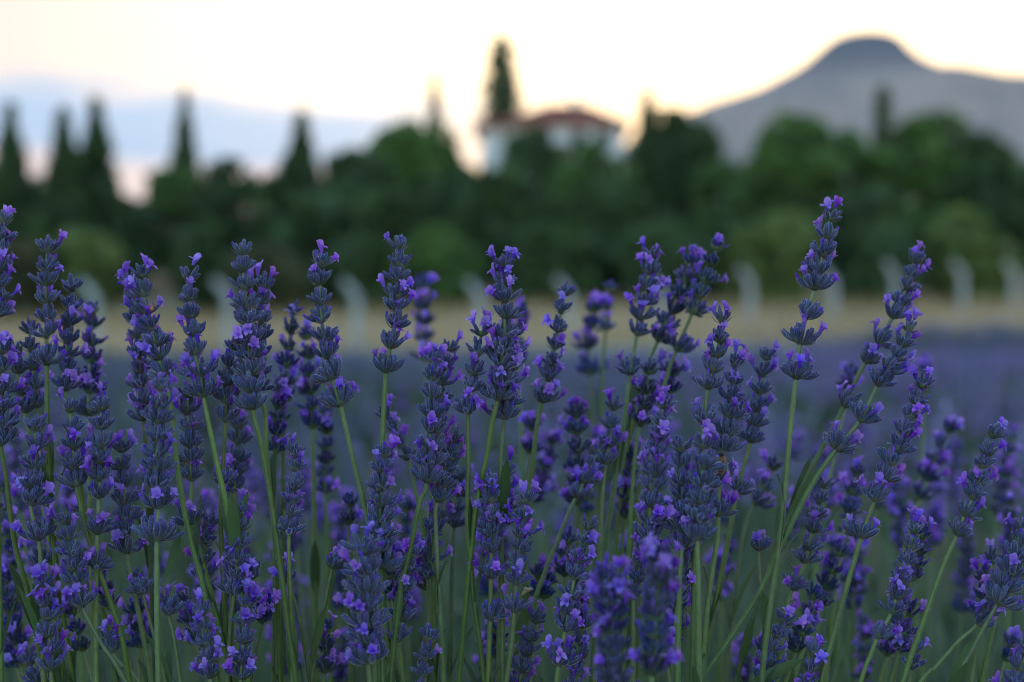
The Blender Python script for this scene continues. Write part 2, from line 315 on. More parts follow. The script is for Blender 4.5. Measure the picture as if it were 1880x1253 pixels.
# ------------------------------------------------------------------ trees
def quads(centers, size, rng, stretch=1.6, droop=None):
    "randomly turned leaf quads around centres -> V, F, rnd"
    n = len(centers)
    d = rng.normal(size=(n, 3)); d /= np.linalg.norm(d, axis=1, keepdims=True)
    if droop is not None: d = d * 0.6 + droop; d /= np.linalg.norm(d, axis=1, keepdims=True)
    e = np.cross(d, rng.normal(size=(n, 3))); e /= np.linalg.norm(e, axis=1, keepdims=True)
    sz = size * rng.uniform(0.6, 1.3, size=(n, 1))
    a = d * sz * stretch * 0.5; b = e * sz * 0.5; nn = np.cross(d, e) * sz * 0.18
    V = np.stack([centers - a, centers + b + nn, centers + a, centers - b + nn], 1).reshape(-1, 3)
    return V, np.arange(n * 4).reshape(n, 4)
def tree(name, label, px, top, wpx, D, kind, mat, seed, group, nleaf=1500, low=0.25):
    rng = np.random.default_rng(seed); rr = random.Random(seed)
    p = P(px, top, D); gz = float(ground_z(p.x, D)); H = p.z - gz; Wd = wpx / F * D
    root = bpy.data.objects.new(name, None); COL.objects.link(root); root.location = (p.x, D, gz - 0.05)
    root.empty_display_size = 0.5
    tag(root, label, 'bush' if 'bush' in name else 'tree', group)
    mb = MB()
    th = H * (0.92 if kind in ('conifer', 'poplar') else 0.6)
    pts = [Vector((math.sin(k * 1.7 + seed) * 0.012 * H * k / 5, math.cos(k * 1.3 + seed) * 0.012 * H * k / 5, th * k / 6)) for k in range(7)]
    r0 = 0.018 * H + 0.04
    mb.tube(pts, [r0 * (1 - 0.13 * k) for k in range(7)], 7)
    cs = []
    if kind == 'round':
        nc = 24
        lobes = []
        for k in range(nc):
            a = rr.uniform(0, 6.283); u = rr.uniform(-0.98, 0.95); q = math.sqrt(max(0, 1 - u * u)) * rr.uniform(0.45, 0.85)
            zc = H * (low + (1 - low) * (0.5 + 0.5 * u * 0.82))
            lobes.append((Vector((math.cos(a) * q * Wd * 0.5, math.sin(a) * q * Wd * 0.5, zc)), rr.uniform(0.16, 0.30) * min(Wd, H)))
        lobes.append((Vector((0, 0, H - 0.14 * min(Wd, H))), 0.15 * min(Wd, H)))
        for c, r in lobes:
            st = pts[rr.randint(2, 5)]; mb.tube([st, (st + c) * 0.5 + Vector((0, 0, 0.03 * H)), c], [r0 * 0.45, r0 * 0.3, r0 * 0.1], 5)
            m = int(1.5 * nleaf / nc); d = rng.normal(size=(m, 3)); d /= np.linalg.norm(d, axis=1, keepdims=True)
            cs.append(np.array(c) + d * (r * rng.uniform(0.45, 1.08, size=(m, 1)) ** 0.7) * np.array([1, 1, 0.85]))
        size = 0.085 * min(Wd, H) ** 0.6 * 2.0
        V, Fq = quads(np.concatenate(cs), size, rng)
    elif kind == 'conifer':
        for k in range(int(nleaf / 6)):
            h = rr.uniform(low, 1.0) ** 0.85; rad_ = Wd * 0.5 * (1 - h) ** 1.05 * rr.uniform(0.6, 1.15) + 0.02; a = rr.uniform(0, 6.283)
            tip = Vector((math.cos(a) * rad_, math.sin(a) * rad_, H * h - rad_ * 0.25)); st = Vector((0, 0, H * h + rad_ * 0.05))
            if rad_ > 0.5 and k % 3 == 0: mb.tube([st, tip * 0.9], [r0 * 0.2, r0 * 0.05], 4, cap=False)
            tt = rng.uniform(0.15, 1, size=(14, 1)); cs.append(np.array(st) * (1 - tt) + np.array(tip) * tt + rng.normal(size=(14, 3)) * 0.05 * Wd * (0.3 + (1 - h)))
        cc = np.concatenate(cs); V, Fq = quads(cc, ((0.05 + 0.13 * Wd * np.clip(1.15 - cc[:, 2] / H, 0, 1)) + 0.05)[:, None], rng, 2.2, np.array([0, 0, -0.35]))
    else:  # poplar
        for k in range(int(nleaf / 12)):
            h = rr.uniform(low, 1.0); rad_ = Wd * 0.5 * math.sin(min(1, (1 - h) * 2.3 + 0.12) * 1.57) * rr.uniform(0.5, 1.1); a = rr.uniform(0, 6.283)
            tip = Vector((math.cos(a) * rad_, math.sin(a) * rad_, H * h)); st = Vector((0, 0, max(0.1, H * h - rad_ * 2.2)))
            if k % 4 == 0 and st.z < th: mb.tube([st, tip], [r0 * 0.25, r0 * 0.06], 4, cap=False)
            tt = rng.uniform(0.4, 1, size=(12, 1)); cs.append(np.array(st) * (1 - tt) + np.array(tip) * tt + rng.normal(size=(12, 3)) * 0.08 * Wd)
        V, Fq = quads(np.concatenate(cs), 0.10 * Wd + 0.1, rng, 1.4)
    mb.build('trunk', M['bark'], root)
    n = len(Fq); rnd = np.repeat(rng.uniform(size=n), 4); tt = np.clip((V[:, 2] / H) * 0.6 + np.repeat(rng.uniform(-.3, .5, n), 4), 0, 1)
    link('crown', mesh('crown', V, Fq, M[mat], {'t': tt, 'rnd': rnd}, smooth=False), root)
    return root
TG = 'trees beyond the fence'
TREES = [  # kind-name, label, px, top, width, D, kind, material, leaves, low
 ('spruce_tree', 'slim dark spruce, outermost of the spruces past the left hedge trees', 18, 192, 170, 66, 'conifer', 'leaf_dark', 1800, .08),
 ('spruce_tree', 'dark spruce with thin spire, middle of the three standing close together', 116, 200, 180, 64, 'conifer', 'leaf_dark', 1800, .08),
 ('spruce_tree', 'dark spruce with thin spire, tallest of the three standing close together', 176, 182, 185, 66, 'conifer', 'leaf_dark', 1800, .08),
 ('spruce_tree', 'tall spruce with bare thin spire rising from a round green tree', 340, 165, 110, 78, 'conifer', 'leaf_dark', 1300, .2),
 ('spruce_tree', 'broad-based spruce with pointed top between rounded trees', 553, 208, 200, 70, 'conifer', 'leaf_dark', 2200, .05),
 ('spruce_tree', 'small pointed conifer top over the trees beside the poplar', 798, 135, 90, 85, 'conifer', 'leaf_dark', 1300, .2),
 ('poplar_tree', 'tall columnar poplar standing over the red roof of the house', 922, 74, 82, 125, 'poplar', 'leaf_dark', 4200, .1),
 ('cypress_tree', 'narrow dark columnar tree standing against the lower slope of the hill', 1622, 160, 52, 92, 'poplar', 'leaf_dark', 1800, .1),
 ('pine_tree', 'dark dense pine with twin tops beside the red-roofed house', 1188, 168, 150, 80, 'conifer', 'leaf_dark', 2600, .1),
 ('pine_tree', 'dark rounded pine leaning against the twin-topped pine', 1240, 195, 150, 82, 'round', 'leaf_dark', 2000, .15),
 ('broadleaf_tree', 'low dark rounded tree under the slim spruces', 62, 345, 210, 68, 'round', 'leaf_dark', 1500, .05),
 ('broadleaf_tree', 'rounded green tree at the foot of the thin-spired spruce', 318, 305, 130, 72, 'round', 'leaf_mid', 1500, .05),
 ('broadleaf_tree', 'dark flat-topped tree next to the rounded green tree', 425, 285, 140, 70, 'round', 'leaf_dark', 1700, .05),
 ('broadleaf_tree', 'dark tree filling the gap between two conifers', 500, 318, 110, 66, 'round', 'leaf_dark', 1500, .05),
 ('broadleaf_tree', 'tall dark tree with sloping crown beside the broad spruce', 650, 272, 170, 70, 'round', 'leaf_dark', 1700, .05),
 ('broadleaf_tree', 'large dome-shaped green tree rising towards the house', 750, 222, 200, 74, 'round', 'leaf_mid', 2400, .05),
 ('broadleaf_tree', 'dark green tree below the white end wall of the house', 850, 300, 150, 66, 'round', 'leaf_dark', 1700, .05),
 ('broadleaf_tree', 'dark tree covering the middle of the house front', 985, 226, 120, 78, 'round', 'leaf_dark', 1700, .05),
 ('broadleaf_tree', 'bright green tree under the white house wall', 1090, 256, 140, 74, 'round', 'leaf_mid', 1700, .05),
 ('broadleaf_tree', 'green tree below and behind the dark pines', 1335, 292, 130, 78, 'round', 'leaf_mid', 1600, .05),
 ('broadleaf_tree', 'broad leafy green tree in front of the hill flank', 1465, 208, 190, 70, 'round', 'leaf_mid', 2500, .05),
 ('broadleaf_tree', 'leafy tree beside the narrow columnar tree', 1560, 236, 150, 72, 'round', 'leaf_mid', 1900, .05),
 ('broadleaf_tree', 'wide green tree with highest dome right of the columnar tree', 1712, 208, 190, 70, 'round', 'leaf_mid', 2500, .05),
 ('broadleaf_tree', 'dark green tree sloping down at the end of the tree line', 1800, 240, 170, 68, 'round', 'leaf_dark', 2000, .05),
 ('broadleaf_tree', 'lowest dark tree at the far end of the tree line', 1885, 300, 170, 66, 'round', 'leaf_dark', 1700, .05),
 ('broadleaf_tree', 'dark tree mass below the house garden', 930, 312, 190, 62, 'round', 'leaf_dark', 1700, .05),
 ('broadleaf_tree', 'dark leafy tree between house garden and the pines', 1130, 335, 190, 62, 'round', 'leaf_dark', 1700, .05),
 ('broadleaf_tree', 'deep green tree under the dome-shaped tree', 720, 360, 200, 62, 'round', 'leaf_dark', 1700, .05),
 ('broadleaf_tree', 'deep green tree below the broad leafy tree', 1320, 370, 190, 61, 'round', 'leaf_dark', 1700, .05),
 ('broadleaf_tree', 'deep green tree standing between the two pale bushes', 1590, 345, 190, 62, 'round', 'leaf_dark', 1700, .05),
 ('broadleaf_tree', 'deep green tree at the foot of the broad spruce', 580, 370, 170, 62, 'round', 'leaf_dark', 1500, .05),
 ('broadleaf_tree', 'rounded dark tree between the close spruces and the thin-spired spruce', 236, 362, 120, 70, 'round', 'leaf_dark', 1500, .05),
 ('broadleaf_tree', 'dark tree closing the gap beside the broad-based spruce', 618, 325, 130, 66, 'round', 'leaf_dark', 1800, .05),
 ('broadleaf_tree', 'green tree filling the gap below the hill flank', 1405, 285, 150, 74, 'round', 'leaf_mid', 1600, .05),
 ('leafy_bush', 'pale yellow-green bush in front of the dark trees near the fence posts', 1420, 400, 170, 57, 'round', 'leaf_light', 1500, .02),
 ('leafy_bush', 'yellow-green bush at the end of the tree line behind the posts', 1785, 395, 170, 58, 'round', 'leaf_light', 1500, .02),
 ('leafy_bush', 'olive green bush below the three spruces', 150, 425, 150, 56, 'round', 'leaf_light', 1400, .02),
 ('leafy_bush', 'low dry olive bush beside the bare slope', 40, 440, 150, 55, 'round', 'leaf_olive', 1200, .02),
 ('leafy_bush', 'dark bush at the edge of the bare slope', 385, 405, 130, 58, 'round', 'leaf_dark', 1300, .02),
 ('leafy_bush', 'low olive bush in the dry grass below dark trees', 480, 455, 150, 54, 'round', 'leaf_olive', 1200, .02),
 ('leafy_bush', 'round green bush in the dry grass under the dome-shaped tree', 800, 430, 180, 57, 'round', 'leaf_mid', 1300, .02),
 ('leafy_bush', 'dark round bush under the house garden', 1010, 415, 180, 57, 'round', 'leaf_dark', 1300, .02),
 ('leafy_bush', 'dark low bush next to the pale yellow-green bush', 1210, 420, 180, 57, 'round', 'leaf_dark', 1300, .02),
 ('leafy_bush', 'dark low bush between the pale bushes', 1600, 420, 180, 58, 'round', 'leaf_dark', 1300, .02),
 ('leafy_bush', 'mid green bush at the foot of the deep green trees', 660, 430, 140, 56, 'round', 'leaf_dark', 1300, .02),
]
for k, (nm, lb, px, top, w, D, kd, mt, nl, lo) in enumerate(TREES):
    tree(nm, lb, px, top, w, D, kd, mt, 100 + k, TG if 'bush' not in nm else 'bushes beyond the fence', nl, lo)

# ------------------------------------------------------------------ house on the rise
def house():
    D = 104.0; s = D / F
    X = lambda px: (px - 1025) * s
    Z0 = P(0, 345, D).z; Z = lambda py: (345 - py) * s
    root = bpy.data.objects.new('house', None); COL.objects.link(root); root.location = ((1025 - 940) * s, D, Z0)
    tag(root, 'white house with red-brown hipped roof among the trees on the rise', 'house')
    gz = float(ground_z(root.location.x, D)) - Z0 - 0.5
    dep = 8.0
    def block(x0, x1, zt, y0, y1):
        mb = MB(); mb.box(((x0 + x1) / 2, (y0 + y1) / 2, (zt + gz) / 2), ((x1 - x0) / 2, (y1 - y0) / 2, (zt - gz) / 2)); return mb.build('wall', M['plaster'], root, smooth=False)
    def hip(x0, x1, ze, zr, y0, y1, rx0, rx1):
        mb = MB(); ym = (y0 + y1) / 2; o = 0.5
        V = [(x0 - o, y0 - o, ze), (x1 + o, y0 - o, ze), (x1 + o, y1 + o, ze), (x0 - o, y1 + o, ze), (rx0, ym, zr), (rx1, ym, zr)]
        V2 = [(a, b, c - 0.18) for a, b, c in V[:4]]
        mb.add([Vector(v) for v in V + V2], [(0, 1, 5, 4), (1, 2, 5), (2, 3, 4, 5), (3, 0, 4), (0, 6, 7, 1), (1, 7, 8, 2), (2, 8, 9, 3), (3, 9, 6, 0), (6, 9, 8, 7)])
        r = mb.build('roof', M['roof'], root, smooth=False)
        for i in range(1, 10):     # rows of ridge tiles along the front slope
            f = i / 10; a = Vector((x0 - o, y0 - o, ze)).lerp(Vector((rx0, ym, zr)), f); b = Vector((x1 + o, y0 - o, ze)).lerp(Vector((rx1, ym, zr)), f)
            t = MB(); t.tube([a + Vector((0, 0, .03)), b + Vector((0, 0, .03))], 0.05, 5); t.build('tile_row', M['roof'], r)
        return r
    block(X(930), X(1142), Z(226), 0, dep); r = hip(X(925), X(1146), Z(228), Z(176), 0, dep, X(1012), X(1078))
    block(X(884), X(930) - 0.01, Z(226), 1.0, dep - 1); hip(X(880), X(945), Z(228), Z(203), 1.0, dep - 1, X(905), X(960))
    ch = MB(); ch.box((X(1062), 5.2, Z(178)), (0.35, 0.35, 0.8)); ch.build('chimney', M['plaster'], r, smooth=False)
    for x in (955, 1000, 1062, 1108):
        mb = MB(); mb.box((X(x), -0.03, Z(256)), (0.55, 0.06, 0.65)); w = mb.build('window', M['wood'], root, smooth=False)
        g = MB(); g.box((X(x) - 0.26, -0.08, Z(256)), (0.22, 0.02, 0.56)); g.build('pane', M['glass'], w, smooth=False)
        g = MB(); g.box((X(x) + 0.26, -0.08, Z(256)), (0.22, 0.02, 0.56)); g.build('pane', M['glass'], w, smooth=False)
    mb = MB(); mb.box((X(1030), -0.03, Z(290)), (0.5, 0.05, 1.05)); d = mb.build('door', M['wood'], root, smooth=False)
    mb = MB(); mb.box((X(1030) + 0.38, -0.10, Z(290)), (0.04, 0.03, 0.08)); mb.build('handle', M['concrete'], d, smooth=False)
house()

# ------------------------------------------------------------------ fence posts
def post_mesh():
    mb = MB(); w = 0.095
    pts = [Vector((0, 0, -0.3)), Vector((0, 0, 1.75)), Vector((-0.05, 0, 1.95)), Vector((-0.34, -0.02, 2.36)), Vector((-0.40, -0.02, 2.43))]
    mb.tube(pts, [w * 1.35] * 3 + [w * 1.15, w * 0.9], 4)
    return mb.mesh('fence_post', M['concrete'], False)
pm = post_mesh()
POSTX = [175, 420, 655, 882, 1045, 1215, 1378, 1530, 1645, 1768, 1862]
POSTL = ['in front of the three close spruces', 'below the dark bush at the bare slope', 'below the tall dark sloping tree', 'below the white end wall of the house', 'below the dark round bush under the house', 'below the dark twin-topped pine',
         'directly below the pale yellow-green bush', 'on the columnar-tree side of the pale bush', 'below the narrow columnar tree', 'below the last yellow-green bush', 'last one at the end of the tree line']
for k, px in enumerate(POSTX):
    D = 33.5 + 14.0 * max(0, (px - 400)) / 1460 
    p = P(px, 600, D)
    o = link('fence_post', pm, None, (p.x, D, float(ground_z(p.x, D))))
    o.rotation_euler = (0, 0, R.uniform(-0.15, 0.15)); o.scale = (0.9, 0.9, R.uniform(0.70, 0.76))
    tag(o, 'pale concrete fence post with bent top, ' + POSTL[k], 'fence post', 'concrete posts along the field edge')

# ------------------------------------------------------------------ dry grass beyond the fence (stuff)
def dry_grass():
    rng = np.random.default_rng(3); n = 16000
    y = rng.uniform(36, 66, n); x = (rng.uniform(-0.46, 0.46, n)) * y
    z = ground_z(x, y); h = rng.uniform(0.25, 0.7, n); w = 0.018; a = rng.uniform(0, 6.28, n); l = rng.normal(size=(n, 2)) * 0.15
    dx, dy = np.cos(a) * w, np.sin(a) * w
    V = np.stack([np.stack([x - dx, y - dy, z], -1), np.stack([x + dx, y + dy, z], -1), np.stack([x + l[:, 0], y + l[:, 1], z + h], -1)], 1).reshape(-1, 3)
    o = link('dry_grass', mesh('dry_grass', V, np.arange(3 * n).reshape(n, 3), M['drygrass'], {'t': np.tile([0, 0, 1], n), 'rnd': np.repeat(rng.uniform(size=n), 3)}))
    tag(o, 'tall dry straw-coloured grass behind the fence posts', 'grass', kind='stuff')
dry_grass()

# ------------------------------------------------------------------ lavender pieces
MM = 0.001
def calyx_mesh(v, nseg=14, nring=7, hairs=140, L=7.0, bud=False):
    rr = random.Random(50 + v); mb = MB(); bend = rad(rr.uniform(18, 34))
    prof = [(0.0, .42), (.12, .68), (.32, 1.02), (.55, 1.16), (.78, 1.08), (.93, .86), (1.0, .60)]
    if nring < 7: prof = [prof[0], prof[2], prof[3], prof[5], prof[6]]
    def pos(t, rr_, an):
        b = bend * t; cx = L * (t * math.sin(b) * 0.5); cz = L * t * math.cos(b * 0.5)
        d = Vector((math.cos(an) * math.cos(b), math.sin(an), -math.cos(an) * math.sin(b)))
        return (Vector((cx, 0, cz)) + d * rr_) * MM
    V = []; A = []
    for t, r in prof:
        for j in range(nseg):
            an = 2 * math.pi * j / nseg; q = 1 + (0.09 if j % 2 else -0.05) * min(1, t * 4)
            tt = t + (0.05 * math.sin(an * 2.5 + v) if t > .9 else 0)
            V.append(pos(tt, r * q, an)); A.append(min(1, t))
    n = len(prof)
    Fc = [(i * nseg + j, i * nseg + (j + 1) % nseg, (i + 1) * nseg + (j + 1) % nseg, (i + 1) * nseg + j) for i in range(n - 1) for j in range(nseg)]
    V.append(pos(0.97 if not bud else 1.0, 0, 0)); A.append(1.0); Fc += [((n - 1) * nseg + j, (n - 1) * nseg + (j + 1) % nseg, len(V) - 1) for j in range(nseg)]
    mb.add(V, Fc, A); nf = len(mb.f); rib = [float(i % nseg % 2) if i < n * nseg else 0. for i in range(len(V))]
    if bud:   # closed corolla showing at the mouth
        V = []; k = 8
        for t, r in ((.96, .52), (1.06, .72), (1.16, .70), (1.24, .42)):
            V += [pos(t, r, 2 * math.pi * j / k) for j in range(k)]
        V.append(pos(1.27, 0, 0))
        Fc = [(i * k + j, i * k + (j + 1) % k, (i + 1) * k + (j + 1) % k, (i + 1) * k + j) for i in range(3) for j in range(k)] + [(3 * k + j, 3 * k + (j + 1) % k, 4 * k) for j in range(k)]
        mb.add(V, Fc, 0.0)
    nb = len(mb.f)
    for h in range(hairs):
        t = rr.uniform(.15, 1.0); an = rr.uniform(0, 6.283); r = float(np.interp(t, [p[0] for p in prof], [p[1] for p in prof]))
        a = pos(t, r * .98, an - .05); b = pos(t, r * .98, an + .05); c = pos(t + rr.uniform(.02, .07), r + rr.uniform(.25, .58), an)
        mb.add([a, b, c], [(0, 1, 2)], t)
    m = mb.mesh('calyx', M['calyx']); ra = m.attributes.new('rib', 'FLOAT', 'POINT'); ra.data.foreach_set('value', np.array(rib + [0.] * (len(mb.v) - len(rib)), np.float32)); m.materials.append(M['petal']); m.materials.append(M['hair'])
    mi = np.zeros(len(mb.f), dtype=np.int32); mi[nf:nb] = 1; mi[nb:] = 2; m.polygons.foreach_set('material_index', mi)
    return m
def floret_mesh(v, n=4):
    rr = random.Random(80 + v); mb = MB()
    bend = rad(20)
    k = 8; V = []; A = []
    for t, r in ((0, .75), (.5, .9), (1, 1.3)):
        V += [Vector((math.cos(2 * math.pi * j / k) * r + t * t * .5, math.sin(2 * math.pi * j / k) * r, t * 2.9)) * MM for j in range(k)]; A += [t * .35] * k
    mb.add(V, [(i * k + j, i * k + (j + 1) % k, (i + 1) * k + (j + 1) % k, (i + 1) * k + j) for i in range(2) for j in range(k)], A)
    def lobe(az, spread, length, width):
        c0 = Vector((math.cos(az) * .85 + .5, math.sin(az) * .85, 2.7)); out = Vector((math.cos(az), math.sin(az), 0)); up = Vector((0, 0, 1)); side = Vector((-math.sin(az), math.cos(az), 0))
        V = []; A = []; cur = c0.copy(); ang = spread * .35
        prof = [(.62, 0), (.95, .25), (1.0, .55), (.72, .85), (.22, 1.0)]
        for w, t in prof:
            a = spread * (.35 + .75 * t); p = c0 + (out * math.sin(a) + up * math.cos(a)) * length * t
            nrm = (up * math.sin(a) - out * math.cos(a))
            for s in (-1, -.4, .4, 1):
                V.append((p + side * s * width * .5 * w + nrm * (abs(s) * .5 + rr.uniform(-.45, .45)) * width * .28) * MM); A.append(.45 + .55 * t)
        mb.add(V, [(i * 4 + j, i * 4 + j + 1, i * 4 + j + 5, i * 4 + j + 4) for i in range(4) for j in range(3)], A)
    j = lambda s: rr.uniform(-s, s)
    op = rr.uniform(.6, 1.1)
    lobe(rad(36) + j(.25), rad(40) * op * rr.uniform(.7, 1.3), 4.2 + j(.9), 3.3 + j(.5))
    lobe(rad(-36) + j(.25), rad(40) * op * rr.uniform(.7, 1.3), 4.2 + j(.9), 3.3 + j(.5))
    for az in (118, 180, 242): lobe(rad(az) + j(.25), rad(86) * op * rr.uniform(.7, 1.3), 2.9 + j(.7), 2.4 + j(.4))
    return mb.mesh('floret', M['petal'])
CAL = [calyx_mesh(v) for v in range(6)] + [calyx_mesh(6, bud=True)]
CAL_LO = [calyx_mesh(v, 8, 5, 40, bud=(v > 2)) for v in range(4)]
FLO = [floret_mesh(v) for v in range(12)]
def bract_mesh(v):
    "node of the whorl: little green cup with pointed bracts"
    rr = random.Random(200 + v); mb = MB()
    k = 8; V = []
    for z, r in ((-1.0, .85), (-.2, 1.25), (.9, 2.0), (1.5, 1.3)): V += [Vector((math.cos(6.283 * j / k) * r, math.sin(6.283 * j / k) * r, z)) * MM for j in range(k)]
    mb.add(V, [(i * k + j, i * k + (j + 1) % k, (i + 1) * k + (j + 1) % k, (i + 1) * k + j) for i in range(3) for j in range(k)] + [tuple(3 * k + j for j in range(k))], 0.3)
    for az in (0.2, 1.7, 3.34, 4.9):
        az += rr.uniform(-.2, .2); o = Vector((math.cos(az), math.sin(az), 0)); s = Vector((-math.sin(az), math.cos(az), 0)); V = []
        for t, w in ((0, .9), (.4, 1.3), (.75, .8), (1, .08)):
            p = o * (1.1 + 3.4 * t) + Vector((0, 0, -.7 + 1.2 * t + 1.6 * t * t))
            V += [(p - s * w) * MM, (p + Vector((0, 0, -.3))) * MM, (p + s * w) * MM]
        mb.add(V, [(i * 3 + j, i * 3 + j + 1, i * 3 + j + 4, i * 3 + j + 3) for i in range(3) for j in range(2)], 1.0)
    return mb.mesh('flower_whorl', M['bract'])
BR = [bract_mesh(v) for v in range(3)]
def dirframe(az, th, p):
    z = Vector((math.sin(th) * math.cos(az), math.sin(th) * math.sin(az), math.cos(th)))
    x = Vector((-math.cos(th) * math.cos(az), -math.cos(th) * math.sin(az), math.sin(th))); y = z.cross(x)
    m = Matrix((x, y, z)).transposed().to_4x4(); m.translation = p; return m
def whorl_layout(rr, Rw, fl):
    "calyx and floret matrices for a whorl of radius Rw metres, in the node frame"
    q = Rw / MM; skew = rr.uniform(0, 6.28); sk = rr.uniform(.05, .3)
    n = int(round(7 + q * 1.2)) + rr.randint(-1, 1)
    ln = min(1.12, max(.70, 0.43 + q * 0.060))       # calyx length factor
    r0 = max(0.8, q - 6.7 * ln * 0.93)
    out = []; flo = []
    for k in range(n):
        outer = k < n * 0.62
        if outer: az = 2 * math.pi * (k / (n * .62)) + rr.uniform(-.22, .22); th = rad(rr.uniform(32, 74)); ro = r0 * rr.uniform(.75, 1.0); zo = rr.uniform(0, .8)
        else: az = rr.uniform(0, 6.283); th = rad(rr.uniform(8, 36)); ro = r0 * rr.uniform(.35, .8); zo = rr.uniform(.6, 2.2)
        s = ln * rr.uniform(.76, 1.16); ro *= 1 + sk * math.cos(az - skew); th *= 1 + .6 * sk * math.cos(az - skew); p = Vector((math.cos(az) * ro, math.sin(az) * ro, zo)) * MM
        m = dirframe(az, th, p) @ Matrix.Diagonal((s * rr.uniform(.82, 1.04),) * 2 + (s, 1))
        out.append(m)
        if rr.random() < fl * (1.0 if outer else .45) * 0.30:
            e = dirframe(az, max(.1, th * .62 - rad(4)), m @ Vector((1.3 * MM, 0, 6.3 * MM)))
            g = rr.uniform(.66, .98); flo.append(e @ Matrix.Rotation(rr.uniform(-1.1, 1.1), 4, 'Z') @ Matrix.Diagonal((g, g, g * rr.uniform(.8, 1.1), 1)))
    return out, flo
# joined whorls for stalks that stand out of focus
WH = {}
def whorl_mesh(size):
    out = []
    for v in range(4):
        rr = random.Random(300 + size * 10 + v); cal, _ = whorl_layout(rr, size * MM, 0)
        Vs, Fs, As, Ms, off = [], [], [], [], 0
        for m in cal:
            src = rr.choice(CAL_LO); co = np.empty(len(src.vertices) * 3, np.float32); src.vertices.foreach_get('co', co); co = co.reshape(-1, 3)
            mm = np.array(m); Vs.append(co @ mm[:3, :3].T + mm[:3, 3]); tt = np.empty(len(co), np.float32); src.attributes['t'].data.foreach_get('value', tt); As.append(tt)
            for pl in src.polygons: Fs.append(tuple(i + off for i in pl.vertices)); Ms.append(pl.material_index)
            off += len(co)
        b = BR[v % 3]; Vs.append(np.array([x.co for x in b.vertices])); As.append(np.zeros(len(b.vertices)))
        for pl in b.polygons: Fs.append(tuple(i + off for i in pl.vertices)); Ms.append(3)
        me = mesh('flower_whorl', np.concatenate(Vs), Fs, M['whorl'], {'t': np.concatenate(As)})
        me.materials.append(M['petal']); me.materials.append(M['hair']); me.materials.append(M['bract']); me.polygons.foreach_set('material_index', np.array(Ms, np.int32))
        out.append(me)
    return out
for sz in (4, 5, 6, 7, 8, 9, 10): WH[sz] = whorl_mesh(sz)
def leaf_mesh(v):
    mb = MB(); rr = random.Random(v); V = []; A = []; L = 1.0; cv = rr.uniform(.05, .2)
    for t, w in ((0, .02), (.12, .045), (.35, .075), (.6, .08), (.85, .05), (1, .004)):
        c = Vector((cv * math.sin(t * 2.2), 0, t)); 
        V += [c + Vector((.02, -w, 0)), c, c + Vector((.02, w, 0))]; A += [t, 1 - t * .3, t]
    mb.add(V, [(i * 3 + j, i * 3 + j + 1, i * 3 + j + 4, i * 3 + j + 3) for i in range(5) for j in range(2)], A)
    return mb.mesh('leaf', M['leaf'])
LEAF = [leaf_mesh(v) for v in range(4)]

